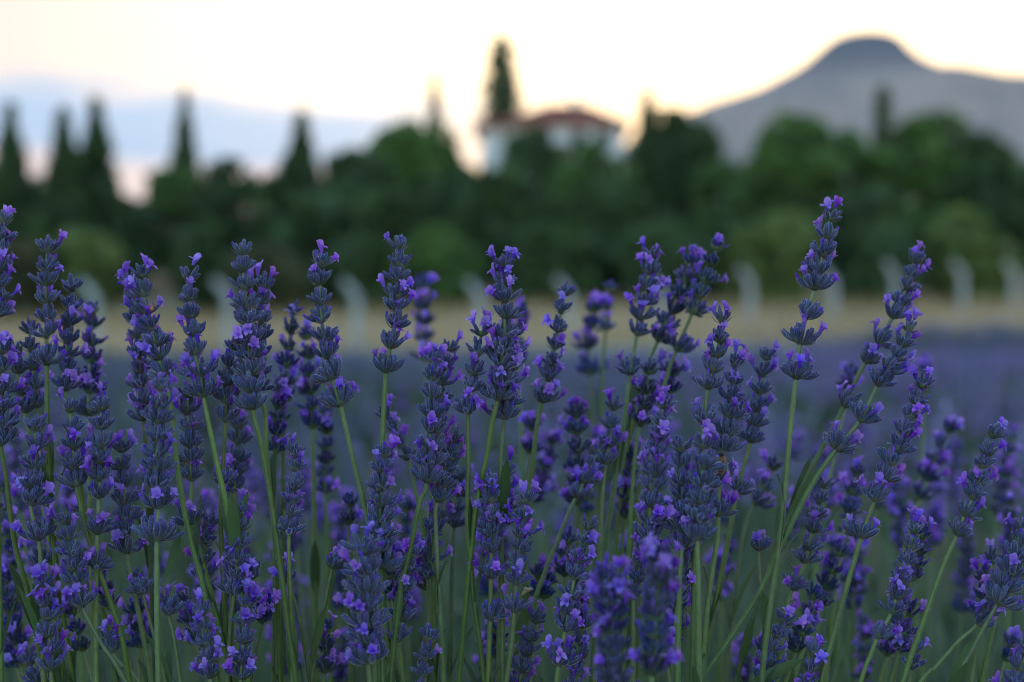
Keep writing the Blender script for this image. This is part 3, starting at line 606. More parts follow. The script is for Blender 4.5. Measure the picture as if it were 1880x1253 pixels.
def frame_at(t, az):
    t = t.normalized(); ref = Vector((math.cos(az), math.sin(az), 0)); u = (ref - t * ref.dot(t)).normalized(); w = t.cross(u)
    return Matrix((u, w, t)).transposed()
STALKS = []
TENS = {20: 'twenty', 30: 'thirty', 40: 'forty', 50: 'fifty'}
NUM = {1: 'one', 2: 'two', 3: 'three', 4: 'four', 5: 'five', 6: 'six', 7: 'seven', 8: 'eight', 9: 'nine', 10: 'ten', 11: 'eleven', 12: 'twelve', 13: 'thirteen', 14: 'fourteen', 15: 'fifteen', 16: 'sixteen'}
def stalk(d, fl, w0, w1, path, det=(), stem=(), label=None, group='lavender stalks of the front plant', seed=0, fine=True, space=None, leaves=True, young=False):
    """one lavender stalk. d: cm behind the focus plane; path: tip..last tight node; det: spaced whorls (x, y, w); stem: further points down"""
    rr = random.Random(seed * 7 + 13); D = DF + d * 0.01; s = D / F
    dep = lambda k: rr.uniform(-.004, .004)
    pts2 = [Vector((x, y)) for x, y in path] + [Vector((x, y)) for x, y, w in det] + [Vector((x, y)) for x, y in stem]
    last, prev = pts2[-1], pts2[-2]
    dirn = (last - prev).normalized()
    lean_y = rr.uniform(-.06, .06)
    W3 = []
    for p in pts2:
        q = P(p.x, p.y, D); q.y += lean_y * (q.z - (HC - .05)); W3.append(q)
    # carry the stem on to the ground, steeper as it goes
    end = W3[-1]; dw = (W3[-1] - W3[-2]).normalized(); k = 0
    while end.z > 0.06 and k < 12:
        dw = (dw + Vector((0, .0, -.22))).normalized(); end = end + dw * 0.07; W3.append(end.copy()); k += 1
    basep = W3[-1].copy(); root = bpy.data.objects.new('lavender_stalk', None); COL.objects.link(root); root.location = basep; root.empty_display_size = .02
    L3 = [p - basep for p in W3]
    n_sp = 5; curve = spline(L3, n_sp)
    cum = [0.0]
    for a, b in zip(curve, curve[1:]): cum.append(cum[-1] + (b - a).length)
    def at(u):
        for i in range(len(cum) - 1):
            if cum[i + 1] >= u:
                f = (u - cum[i]) / max(1e-9, cum[i + 1] - cum[i]); return curve[i].lerp(curve[i + 1], f), (curve[max(0, i - 0)] - curve[i + 1]).normalized()
        return curve[-1], (curve[-2] - curve[-1]).normalized()
    u_end = cum[(len(path) - 1) * n_sp]
    nodes = []
    sp = (space or 31) * s; u0 = 30 * s * (.75 + .25 * w0 / 45)
    n = max(1, int(round((u_end - u0) / sp)) + 1) if u_end > u0 else 1
    for i in range(n):
        f = i / max(1, n - 1) if n > 1 else 1.0
        uu = u0 + (u_end - u0) * (f ** 0.97) if n > 1 else u_end
        if 0 < i < n - 1: uu += rr.uniform(-.12, .12) * sp
        nodes.append((uu, (w0 + (w1 - w0) * f ** .7) * .5 * s * rr.uniform(.92, 1.08)))
    for i, (x, y, w) in enumerate(det): nodes.append((cum[(len(path) + i) * n_sp], w * .5 * s))
    # stem
    rs = []; A = []
    total = cum[-1]
    for c in cum: rs.append((0.55 + 0.55 * min(1, c / 0.10)) * MM * (1.0 if fine else .95)); A.append(max(0, 1 - c / .22))
    i0 = next((i for i, c in enumerate(cum) if c >= u0 * .8), 0)
    mb = MB(); mb.tube(curve[i0:], rs[i0:], 8, A[i0:], square=.13, cap=False); mb.build('stem', M['stem'], root)
    nfl = 0; ncal = 0
    for k, (uu, Rw) in enumerate(nodes):
        p, t = at(uu); fr = frame_at((t + Vector((rr.gauss(0, .13), rr.gauss(0, .13), 0))).normalized(), rr.uniform(-.4, .4)).to_4x4(); fr.translation = p
        f_here = fl * rr.choice((.35, .8, 1.0, 1.6)) * (1.25 if k == 0 else 1.0)
        cal, flo = whorl_layout(rr, max(.0038, Rw), f_here)
        if k == 0 and n > 1:    # the tip is a tight tuft
            cal = [m for m in cal][: max(5, len(cal) - 3)]
        if fine:
            w = link('flower_whorl', BR[rr.randint(0, 2)], root, mat4=fr)
            for m in cal: link('calyx', CAL[rr.randint(0, 6)], w, mat4=m)
        else:
            q = max(4, min(10, int(round(Rw / MM)))); sc = Rw / (q * MM); sc = max(.8, min(1.25, sc))
            w = link('flower_whorl', rr.choice(WH[q]), root, mat4=fr @ Matrix.Rotation(rr.uniform(0, 6.28), 4, 'Z') @ Matrix.Scale(sc, 4))
        for m in flo: link('floret', FLO[rr.randint(0, 11)], w, mat4=m)
        nfl += len(flo); ncal += len(cal)
    if leaves:
        for uu in (nodes[-1][0] + rr.uniform(.05, .10), nodes[-1][0] + rr.uniform(.13, .2)):
            if uu < total - .02:
                p, t = at(uu); a = rr.uniform(0, 6.28)
                for sgn in (0, math.pi):
                    if rr.random() < .3: continue
                    ax = Vector((math.cos(a + sgn), math.sin(a + sgn), 0)); dz = (t + ax * rr.uniform(.25, .5)).normalized(); fr = frame_at(dz, a + sgn + math.pi).to_4x4(); fr.translation = p
                    link('leaf', LEAF[rr.randint(0, 3)], root, mat4=fr @ Matrix.Scale(rr.uniform(.022, .038), 4))
    STALKS.append((root, dict(d=d, x=path[0][0], nf=nfl, nw=len(nodes), det=len(det), fl=nfl / max(1, len(nodes)), lean=(path[0][0] - (stem[0][0] if stem else path[-1][0])) / max(40, (stem[0][1] if stem else path[-1][1]) - path[0][1]), label=label, group=group, w=w1, top=path[0][1])))
    return root

# ------------------------------------------------------------------ the front plant, stalk by stalk (positions read in the photograph, distances estimated)
G1 = [
 # d, florets, w0, w1, path, spaced whorls, stem, label
 (0, .8, 44, 54, [(0, 378), (-4, 480), (-8, 578)], [], [(-10, 700), (0, 1000), (10, 1253)], None),
 (0, .7, 50, 62, [(88, 430), (82, 520), (84, 618)], [(85, 668, 80)], [(86, 760), (92, 900), (105, 1050), (118, 1253)], 'lavender stalk with tight head, wide whorl spaced just below it, tallest of its clump'),
 (3, .7, 42, 62, [(136, 503), (125, 600), (121, 715)], [], [(130, 760), (142, 850), (165, 1000), (215, 1253)], None),
 (9, .5, 36, 62, [(172, 545), (168, 640), (163, 720)], [(163, 762, 78)], [(165, 830), (166, 1000), (172, 1253)], None),
 (0, .8, 50, 66, [(256, 478), (268, 570), (292, 660), (302, 690)], [], [(314, 745), (326, 860), (345, 970), (378, 1100), (400, 1253)], 'thick lavender head with a tiny orange spider sitting on it'),
 (3, .6, 44, 58, [(243, 498), (256, 640), (264, 770)], [], [(268, 850), (272, 1000), (280, 1253)], None),
 (0, .7, 44, 58, [(341, 482), (348, 570), (356, 650)], [(365, 690, 80), (372, 727, 76)], [(385, 790), (398, 850), (410, 900), (428, 980), (448, 1100), (458, 1253)], 'lavender stalk with loose head and two wide whorls spaced on a bare stem'),
 (0, .8, 40, 84, [(438, 436), (447, 520), (455, 640), (463, 750)], [], [(478, 810), (495, 900), (510, 1000), (530, 1150), (545, 1253)], 'lavender head ending in one thin stretched tip above a thick body'),
 (2, .7, 44, 60, [(484, 498), (480, 600), (474, 715)], [], [(487, 760), (490, 850), (505, 1000), (512, 1253)], None),
 (1, .4, 44, 60, [(432, 615), (420, 690), (414, 772)], [(408, 888, 62)], [(405, 960), (412, 1100), (420, 1253)], None),
 (8, .6, 32, 52, [(541, 548), (530, 650), (522, 735)], [], [(520, 800), (518, 960), (515, 1253)], None),
 (0, .55, 46, 66, [(590, 456), (590, 560), (600, 655)], [(611, 695, 82), (625, 744, 80)], [(645, 830), (668, 925), (692, 1030), (720, 1253)], 'slender curved lavender stalk leaning out, with dark buds and two spaced lower whorls'),
 (0, .6, 48, 62, [(732, 426), (731, 500), (722, 600)], [(715, 637, 64), (708, 682, 74)], [(704, 760), (702, 830), (700, 1000), (705, 1253)], 'solitary upright lavender stalk with two pale florets at its tip and a straight bare stem'),
 (26, .8, 46, 56, [(775, 500), (780, 580), (780, 660)], [], [(790, 800), (800, 1253)], None),
 (0, .7, 46, 78, [(795, 636), (793, 760), (785, 884)], [], [(770, 925), (755, 1000), (735, 1090), (718, 1253)], None),
 (3, .8, 34, 60, [(830, 616), (812, 690), (803, 800), (806, 880)], [], [(796, 1000), (800, 1253)], None),
 (1, .6, 36, 56, [(834, 782), (824, 850), (806, 920)], [], [(800, 970), (815, 1253)], None),
 (0, .35, 36, 54, [(889, 586), (876, 660), (862, 716)], [(859, 756, 66)], [(860, 850), (858, 960), (868, 1090), (888, 1253)], 'small lavender spike with few florets, one whorl spaced low on long bare stem'),
 (0, .75, 42, 86, [(926, 460), (927, 580), (919, 700), (914, 732)], [], [(904, 775), (893, 840), (880, 900), (866, 1000), (842, 1253)], 'long thick lavender head with lilac florets crowning the tip'),
 (1, .6, 42, 64, [(940, 590), (934, 660), (926, 768)], [], [(921, 810), (918, 880), (920, 1000), (924, 1253)], None),
 (20, .8, 34, 44, [(958, 552), (955, 600), (952, 668)], [], [(960, 900), (965, 1253)], None),
 (5, .75, 30, 50, [(1042, 514), (1025, 600), (1007, 697)], [(996, 737, 62)], [(985, 790), (975, 890), (965, 1000), (960, 1253)], None),
 (25, 1, 50, 58, [(1092, 542), (1086, 600), (1080, 640)], [(1085, 686, 78)], [(1090, 900), (1095, 1253)], None),
 (22, .9, 30, 44, [(1122, 505), (1112, 605)], [], [(1105, 750), (1100, 1253)], None),
 (6, .8, 42, 58, [(1202, 445), (1190, 520), (1170, 614)], [(1157, 686, 66)], [(1148, 760), (1130, 880), (1112, 990), (1095, 1120), (1085, 1253)], 'tall lavender stalk leaning over its neighbours, one floret-rich whorl low on stem'),
 (9, .9, 44, 62, [(1276, 458), (1250, 540), (1208, 625)], [], [(1180, 700), (1140, 900), (1120, 1253)], None),
 (8, .6, 34, 60, [(1326, 430), (1302, 500), (1272, 575)], [(1243, 642, 76)], [(1222, 700), (1190, 830), (1165, 950), (1150, 1253)], None),
 (0, .6, 34, 62, [(1328, 562), (1318, 640), (1300, 712)], [(1293, 778, 66)], [(1285, 830), (1277, 950), (1270, 1253)], None),
 (1, .7, 42, 74, [(1352, 642), (1346, 720), (1328, 830)], [(1322, 878, 62), (1318, 945, 66)], [(1314, 1000), (1298, 1100), (1284, 1253)], 'thick lavender stalk with a honey bee clinging below its head'),
 (4, .7, 36, 58, [(1409, 630), (1398, 700), (1378, 810)], [(1352, 905, 62)], [(1345, 950), (1330, 1030), (1306, 1150), (1290, 1253)], None),
 (0, .75, 38, 72, [(1532, 374), (1516, 450), (1497, 530)], [(1481, 582, 64), (1470, 630, 76), (1462, 694, 78)], [(1452, 780), (1445, 850), (1432, 980), (1410, 1130), (1396, 1253)], 'tallest lavender stalk, leaning, with three whorls spaced widely down its long stem'),
 (4, .7, 36, 58, [(1690, 454), (1670, 520), (1640, 582)], [(1614, 632, 62), (1590, 664, 60), (1550, 745, 62)], [(1530, 785), (1490, 860), (1450, 945), (1410, 1040), (1350, 1253)], 'strongly leaning lavender stalk with pink-lilac florets at tip, behind a second one'),
 (1, .75, 36, 64, [(1683, 580), (1650, 650), (1614, 706)], [(1580, 772, 70), (1536, 825, 76)], [(1490, 890), (1440, 985), (1392, 1085), (1330, 1180), (1280, 1253)], 'strongly leaning lavender stalk with yellowish green node under its lowest whorl'),
 (0, .75, 34, 66, [(1703, 684), (1670, 770), (1640, 840), (1622, 880)], [(1606, 918, 66), (1582, 986, 76)], [(1560, 1060), (1530, 1170), (1508, 1253)], 'leaning lavender stalk with a fringed whorl spaced low on its thick stem'),
 (0, .6, 30, 56, [(1833, 776), (1802, 860), (1785, 915)], [(1771, 946, 58), (1757, 981, 54)], [(1730, 1040), (1690, 1150), (1655, 1253)], 'slim lavender stalk leaning away on its own with one pink floret at the tip'),
 (0, .6, 34, 54, [(1683, 950), (1660, 1040), (1634, 1122)], [(1608, 1168, 56)], [(1595, 1200), (1575, 1253)], None),
 (4, .7, 34, 56, [(1518, 866), (1492, 960), (1476, 1030)], [(1452, 1078, 58)], [(1440, 1120), (1420, 1253)], None),
 (0, .6, 34, 50, [(1500, 1176), (1486, 1240), (1475, 1300)], [], [(1465, 1400)], None),
 (-1, .8, 60, 86, [(1894, 972), (1858, 1055), (1832, 1108)], [], [(1808, 1150), (1782, 1200), (1755, 1253)], None),
 (1, .7, 44, 56, [(1840, 1075), (1796, 1145)], [], [(1760, 1178), (1716, 1228), (1690, 1253)], None),
 (2, .8, 44, 48, [(1880, 945), (1868, 992)], [], [(1845, 1060), (1800, 1253)], None),
 (-1, .7, 56, 66, [(1896, 1165), (1866, 1240), (1848, 1290)], [], [(1840, 1400)], None),
 (-1, .8, 38, 98, [(707, 810), (700, 900), (692, 1045)], [], [(690, 1090), (688, 1253)], 'fat lavender head with narrow lilac tip in the middle of the plant'),
 (-4, .7, 84, 92, [(668, 980), (672, 1100), (675, 1216)], [], [(678, 1253), (680, 1350)], None),
 (3, .7, 44, 62, [(812, 922), (792, 985), (786, 1058)], [], [(792, 1100), (782, 1253)], None),
 (0, .6, 42, 56, [(765, 995), (746, 1060), (735, 1140)], [(729, 1178, 54)], [(720, 1205), (710, 1253)], None),
 (0, .6, 44, 64, [(898, 863), (902, 940), (902, 1012)], [(901, 1060, 66), (900, 1138, 66)], [(898, 1180), (896, 1253)], 'lavender stalk with small head and a low whorl of star-like open florets'),
 (0, .6, 42, 60, [(967, 893), (956, 985), (949, 1072)], [(944, 1122, 62)], [(940, 1180), (930, 1253)], 'lavender stalk with a withered tan floret in its spaced lowest whorl'),
 (0, .75, 36, 70, [(1088, 942), (1060, 1040), (1038, 1155)], [(1026, 1218, 68)], [(1022, 1253), (1015, 1350)], None),
 (1, .8, 46, 54, [(1072, 1118), (1062, 1200), (1050, 1265)], [], [(1045, 1350)], None),
 (2, .6, 44, 52, [(992, 1116), (970, 1190), (952, 1270)], [], [(945, 1350)], None),
 (-10, .9, 78, 86, [(1112, 1035), (1122, 1150), (1132, 1290)], [], [(1135, 1400)], None),
 (-10, .9, 78, 86, [(1212, 1000), (1206, 1120), (1196, 1235)], [], [(1195, 1350)], None),
 (-1, .7, 34, 78, [(1223, 720), (1210, 800), (1196, 920), (1190, 1018)], [], [(1190, 1060), (1195, 1253)], None),
 (-1, .5, 52, 82, [(1248, 795), (1252, 900), (1250, 1005)], [], [(1246, 1080), (1242, 1253)], None),
 (-3, .6, 56, 84, [(1292, 790), (1290, 900), (1282, 990)], [], [(1284, 1080), (1286, 1253)], None),
 (0, .6, 56, 64, [(1262, 950), (1256, 1030), (1246, 1105)], [], [(1240, 1160), (1230, 1253)], None),
 (3, .8, 44, 48, [(1398, 972), (1392, 1008)], [], [(1394, 1060), (1400, 1110), (1405, 1253)], None),
 (0, .7, 50, 76, [(8, 616), (5, 700), (2, 815)], [], [(10, 870), (25, 1000), (50, 1100), (75, 1253)], None),
 (3, .8, 40, 50, [(24, 622), (35, 690), (46, 755)], [], [(60, 830), (90, 1000), (130, 1253)], None),
 (3, .5, 24, 46, [(57, 583), (60, 650), (70, 745)], [], [(75, 800), (90, 1000), (102, 1253)], None),
 (-1, .7, 48, 72, [(66, 758), (64, 850), (56, 925)], [(70, 990, 78)], [(75, 1050), (80, 1253)], None),
 (0, .7, 42, 64, [(128, 725), (132, 800), (140, 892)], [], [(147, 930), (170, 1020), (215, 1150), (235, 1253)], None),
 (0, .7, 48, 62, [(188, 722), (185, 800), (182, 912)], [(180, 978, 62), (178, 1042, 64)], [(178, 1100), (180, 1253)], None),
 (2, .6, 46, 72, [(221, 798), (228, 900), (236, 1012)], [], [(245, 1060), (265, 1150), (285, 1253)], None),
 (-2, .6, 46, 78, [(297, 686), (290, 780), (286, 892)], [(292, 930, 80), (290, 990, 94)], [(291, 1050), (293, 1150), (297, 1253)], 'stout lavender stalk with two very broad whorls low on a straight thick stem'),
 (1, .7, 40, 62, [(343, 698), (346, 790), (352, 880)], [(352, 960, 78)], [(370, 1020), (410, 1180), (430, 1253)], None),
 (5, .8, 46, 62, [(441, 755), (436, 830), (432, 900)], [], [(430, 1000), (428, 1253)], None),
 (0, .7, 40, 72, [(447, 915), (441, 1000), (432, 1088)], [], [(425, 1150), (420, 1253)], None),
 (0, .7, 42, 58, [(543, 806), (538, 900), (530, 978)], [], [(530, 1050), (535, 1253)], None),
 (-1, .7, 46, 66, [(114, 930), (130, 1010), (143, 1070)], [(152, 1112, 66)], [(188, 1180), (235, 1253)], None),
 (-1, .8, 42, 62, [(82, 1046), (90, 1130), (98, 1226)], [], [(104, 1300), (110, 1380)], None),
 (0, 1.2, 56, 64, [(206, 1150), (202, 1198)], [], [(222, 1225), (250, 1253)], None),
 (-1, .8, 40, 56, [(370, 1096), (380, 1170), (390, 1238)], [], [(395, 1350)], None),
 (-1, .7, 42, 56, [(452, 1086), (446, 1160), (440, 1246)], [], [(435, 1350)], None),
 (0, .8, 44, 54, [(468, 1030), (458, 1105)], [], [(448, 1180), (440, 1253)], None),
 (3, .6, 50, 62, [(78, 995), (75, 1036)], [], [(80, 1100), (90, 1253)], None),
 (2, .7, 46, 52, [(38, 1195), (58, 1253), (68, 1290)], [], [(80, 1370)], None),
 (10, .7, 38, 46, [(2, 872), (18, 970), (28, 1040)], [], [(40, 1120), (60, 1253)], None),
 (9, .6, 44, 56, [(6, 1040), (20, 1110), (32, 1180)], [], [(50, 1253), (60, 1300)], None),
 (0, .7, 54, 68, [(316, 1085), (310, 1125)], [], [(320, 1170), (332, 1253)], None),
 (1, .4, 44, 52, [(262, 1050), (265, 1085)], [], [(280, 1140), (310, 1253)], None),
 (1, .6, 34, 52, [(386, 936), (376, 1000), (370, 1065)], [], [(372, 1120), (380, 1253)], None),
 (12, .9, 38, 50, [(563, 592), (570, 690), (574, 785)], [], [(575, 860), (580, 1253)], None),
 (14, .8, 34, 44, [(600, 735), (600, 820), (597, 905)], [], [(600, 1000), (605, 1253)], None),
 (7, .8, 40, 52, [(510, 690), (512, 760), (508, 830)], [], [(505, 900), (500, 1253)], None),
 (5, .6, 26, 36, [(697, 742), (722, 790), (748, 842)], [], [(762, 900), (780, 1000), (800, 1253)], 'thin lavender spike bending sideways below the solitary upright stalk'),
 (1, .4, 44, 50, [(530, 1030), (526, 1068)], [], [(545, 1130), (565, 1253)], None),
 (1, .2, 38, 44, [(618, 1008), (610, 1042)], [], [(600, 1090), (580, 1190), (570, 1253)], 'single dark bud whorl on a thin wiry stem with one long leaf'),
 (6, .7, 44, 52, [(847, 850), (842, 900), (834, 965)], [], [(830, 1050), (825, 1253)], None),
 (2, .7, 40, 58, [(933, 840), (928, 900), (922, 965)], [], [(918, 1050), (915, 1253)], None),
 (9, .9, 46, 62, [(1056, 735), (1060, 820), (1060, 925)], [], [(1062, 1000), (1065, 1253)], None),
 (5, .8, 38, 52, [(1130, 722), (1122, 790), (1112, 850)], [], [(1105, 930), (1090, 1253)], None),
 (5, .7, 36, 46, [(1110, 805), (1086, 860), (1058, 912)], [], [(1040, 950), (1000, 1050), (950, 1180), (920, 1253)], 'lavender spike on a long slanting stem crossing behind the others'),
 (9, .9, 46, 58, [(1165, 815), (1156, 880), (1148, 950)], [], [(1140, 1050), (1130, 1253)], None),
 (10, .9, 50, 66, [(1236, 660), (1228, 720)], [], [(1200, 850), (1180, 1000), (1170, 1253)], None),
 (7, .9, 46, 60, [(1195, 655), (1185, 740), (1175, 780)], [], [(1160, 900), (1140, 1253)], None),
 (-1, .1, 20, 36, [(790, 1150), (780, 1210), (772, 1275)], [], [(770, 1350)], 'young greenish lavender spike with small closed buds'),
 (15, .9, 34, 48, [(1567, 660), (1558, 715)], [], [(1540, 800), (1500, 1000), (1480, 1253)], None),
 (30, 1, 34, 44, [(1700, 655), (1698, 720)], [], [(1690, 900), (1680, 1253)], None),
 (18, .9, 42, 60, [(1750, 765), (1720, 840), (1688, 915)], [], [(1660, 1000), (1620, 1253)], None),
 (12, .8, 38, 48, [(1578, 845), (1568, 890), (1556, 940)], [], [(1540, 1020), (1510, 1253)], None),
 (11, .8, 34, 48, [(1430, 835), (1410, 880), (1385, 925)], [], [(1360, 1000), (1330, 1253)], None),
 (7, .8, 34, 50, [(1660, 1090), (1648, 1140), (1632, 1205)], [], [(1620, 1253), (1615, 1300)], None),
 (2, .8, 40, 48, [(1690, 1170), (1680, 1230)], [], [(1670, 1300)], None),
 (9, .8, 40, 54, [(1548, 990), (1526, 1050), (1500, 1110)], [], [(1480, 1170), (1450, 1253)], None),
 (2, .9, 40, 56, [(1446, 1115), (1420, 1170), (1396, 1245)], [], [(1385, 1310)], None),
 (1, .9, 42, 60, [(1180, 1010), (1172, 1060), (1165, 1100)], [], [(1165, 1180), (1165, 1253)], None),
 (0, .3, 36, 48, [(1225, 1160), (1222, 1195)], [], [(1230, 1253), (1235, 1320)], None),
 (8, .7, 40, 50, [(645, 900), (640, 960)], [], [(640, 1050), (645, 1253)], None),
 (12, .8, 40, 50, [(980, 760), (972, 830)], [], [(965, 950), (960, 1253)], None),
]
for k, (d, fl, w0, w1, path, det, stem, lab) in enumerate(G1):
    stalk(d, fl * .8, w0, w1, path, det, stem, lab, seed=k + 1, fine=(-6 < d < 6.5))
rx = random.Random(5)
for k in range(26):      # shorter stalks filling the foot of the front plant
    px = rx.choice((rx.uniform(0, 900), rx.uniform(0, 900), rx.uniform(900, 1880))); py = rx.uniform(960, 1180); ln_ = rx.uniform(50, 130); le = rx.gauss(0, .12) + (px - 900) / 4500
    stalk(rx.uniform(1.5, 9), .7, 36, rx.uniform(44, 60), [(px, py), (px - le * ln_, py + ln_)], [], [(px - le * (ln_ + 90), py + ln_ + 90), (px - le * (ln_ + 200), py + ln_ + 220)], None, seed=900 + k, fine=False)
def find(key): return next(o for o, a in STALKS if a['label'] and key in a['label'])
M['withered'] = plant_mat('withered_petal', [(0.0, (0.30, 0.20, 0.09)), (1.0, (0.45, 0.32, 0.16))], 0.7, 0, .3)
wo_ = find('withered'); wm = FLO[3].copy(); wm.materials.clear(); wm.materials.append(M['withered'])
wv = [c for c in wo_.children if c.name.startswith('flower_whorl')][-1]
fr_ = Matrix.Translation(P(958, 1092, DF - .004) - wo_.location) @ Matrix.Rotation(.7, 4, 'Y') @ Matrix.Scale(.8, 4)
link('withered_floret', wm, wv, mat4=wv.matrix_basis.inverted() @ fr_)
wi = find('wiry'); a_ = P(570, 1212, DF + .01); b_ = P(592, 1118, DF + .006); fr_ = frame_at(b_ - a_, 1.3).to_4x4(); fr_.translation = a_ - wi.location
link('leaf', LEAF[1], wi, mat4=fr_ @ Matrix.Diagonal(((b_ - a_).length * .9, (b_ - a_).length * 1.1, (b_ - a_).length, 1)))
for key, (x0, y0), (x1, y1) in (('tallest lavender', (1412, 1175), (1398, 1092)), ('yellowish', (1370, 1262), (1472, 1214)), ('very broad', (302, 1060), (318, 975)), ('loose head', (425, 965), (448, 905))):
    if x0 == 0: continue
    so = find(key); a_ = P(x0, y0, DF); b_ = P(x1, y1, DF - .006); fr_ = frame_at(b_ - a_, 1.2).to_4x4(); fr_.translation = a_ - so.location; q_ = (b_ - a_).length
    link('leaf', LEAF[2], so, mat4=fr_ @ Matrix.Diagonal((q_, q_ * 1.2, q_, 1)))
# stalks standing a little farther back: same plant row, out of focus
rb = random.Random(21)
NB = 130
for k in range(NB):
    D = 0.80 + 1.3 * rb.random() ** 1.6; d = (D - DF) * 100
    px = rb.uniform(-60, 1940)
    ztop = rb.gauss(0.515, 0.03) - 0.02 * (D - .8)
    if 940 < px < 1400: ztop -= .0
    py = 626.5 + (HC - ztop) / D * F
    py = max(py, 690)
    sc = DF / D; lean = rb.gauss(0.04 + (px - 940) / 8000, .13); Lh = rb.uniform(90, 240) * sc
    p0 = (px, py); p1 = (px - lean * Lh * .5, py + Lh * .5); p2 = (px - lean * Lh, py + Lh)
    det = [(p2[0] - lean * 40 * sc, p2[1] + 40 * sc, 66 * sc)] if rb.random() < .35 else []
    st = [(p2[0] - lean * 200 * sc, p2[1] + 220 * sc), (p2[0] - lean * 420 * sc, p2[1] + 520 * sc)]
    stalk(d, rb.uniform(.6, 1.2), 42 * sc, rb.uniform(52, 72) * sc, [p0, p1, p2], det, st, None, 'lavender stalks behind the front plant', seed=500 + k, fine=False, space=31 * sc, leaves=False)

# labels from what each stalk really shows, next to a stalk that can be found by its own look
HANDLE = (('spider', 'spider-bearing head'), ('tallest of its clump', 'tight-headed tall stalk'), ('loose head', 'loose-headed stalk'), ('stretched tip', 'thin-tipped head'), ('slender curved', 'slender curved stalk'),
          ('solitary', 'solitary upright stalk'), ('small lavender spike', 'long bare-stemmed spike'), ('lilac florets crowning', 'lilac-crowned head'), ('leaning over', 'tall leaning stalk'), ('bee', 'bee stalk'),
          ('tallest lavender', 'tallest stalk'), ('behind a second', 'farther leaning stalk'), ('yellowish', 'nearer leaning stalk'), ('fringed', 'fringed-whorl stalk'), ('on its own', 'slim lone stalk'),
          ('fat lavender', 'fat head'), ('star-like', 'star-floret stalk'), ('withered', 'withered-floret stalk'), ('very broad', 'broad-whorled stalk'), ('slanting', 'slanting-stemmed spike'), ('young greenish', 'young greenish spike'), ('wiry', 'wiry bud stem'))
MARK = [(a, h) for o, a in STALKS if a['label'] for key, h in HANDLE[:] if key in a['label']]
NUM.update({17: 'seventeen', 18: 'eighteen', 19: 'nineteen'}); NUM.update({t + u: w + ('-' + NUM[u] if u else '') for t, w in TENS.items() for u in range(10)})
COUNT = lambda n: NUM.get(n, 'many') if n else 'no'
for o, a in STALKS:
    if a['label']: lab = a['label']
    else:
        near = min(MARK, key=lambda m: (m[0]['x'] - a['x']) ** 2 + (m[0]['top'] - a['top']) ** 2)[1]
        lean = 'upright' if abs(a['lean']) < .1 else 'leaning' if abs(a['lean']) < .28 else 'slanting'
        where = 'well behind' if a['d'] > 12 else 'beside'
        lab = f"{lean} lavender stalk of {COUNT(a['nw'])} whorl{'s' * (a['nw'] > 1)}, {COUNT(a['nf'])} open floret{'s' * (a['nf'] != 1)}, {where} {near}"
    tag(o, lab, 'lavender stalk', a['group'])

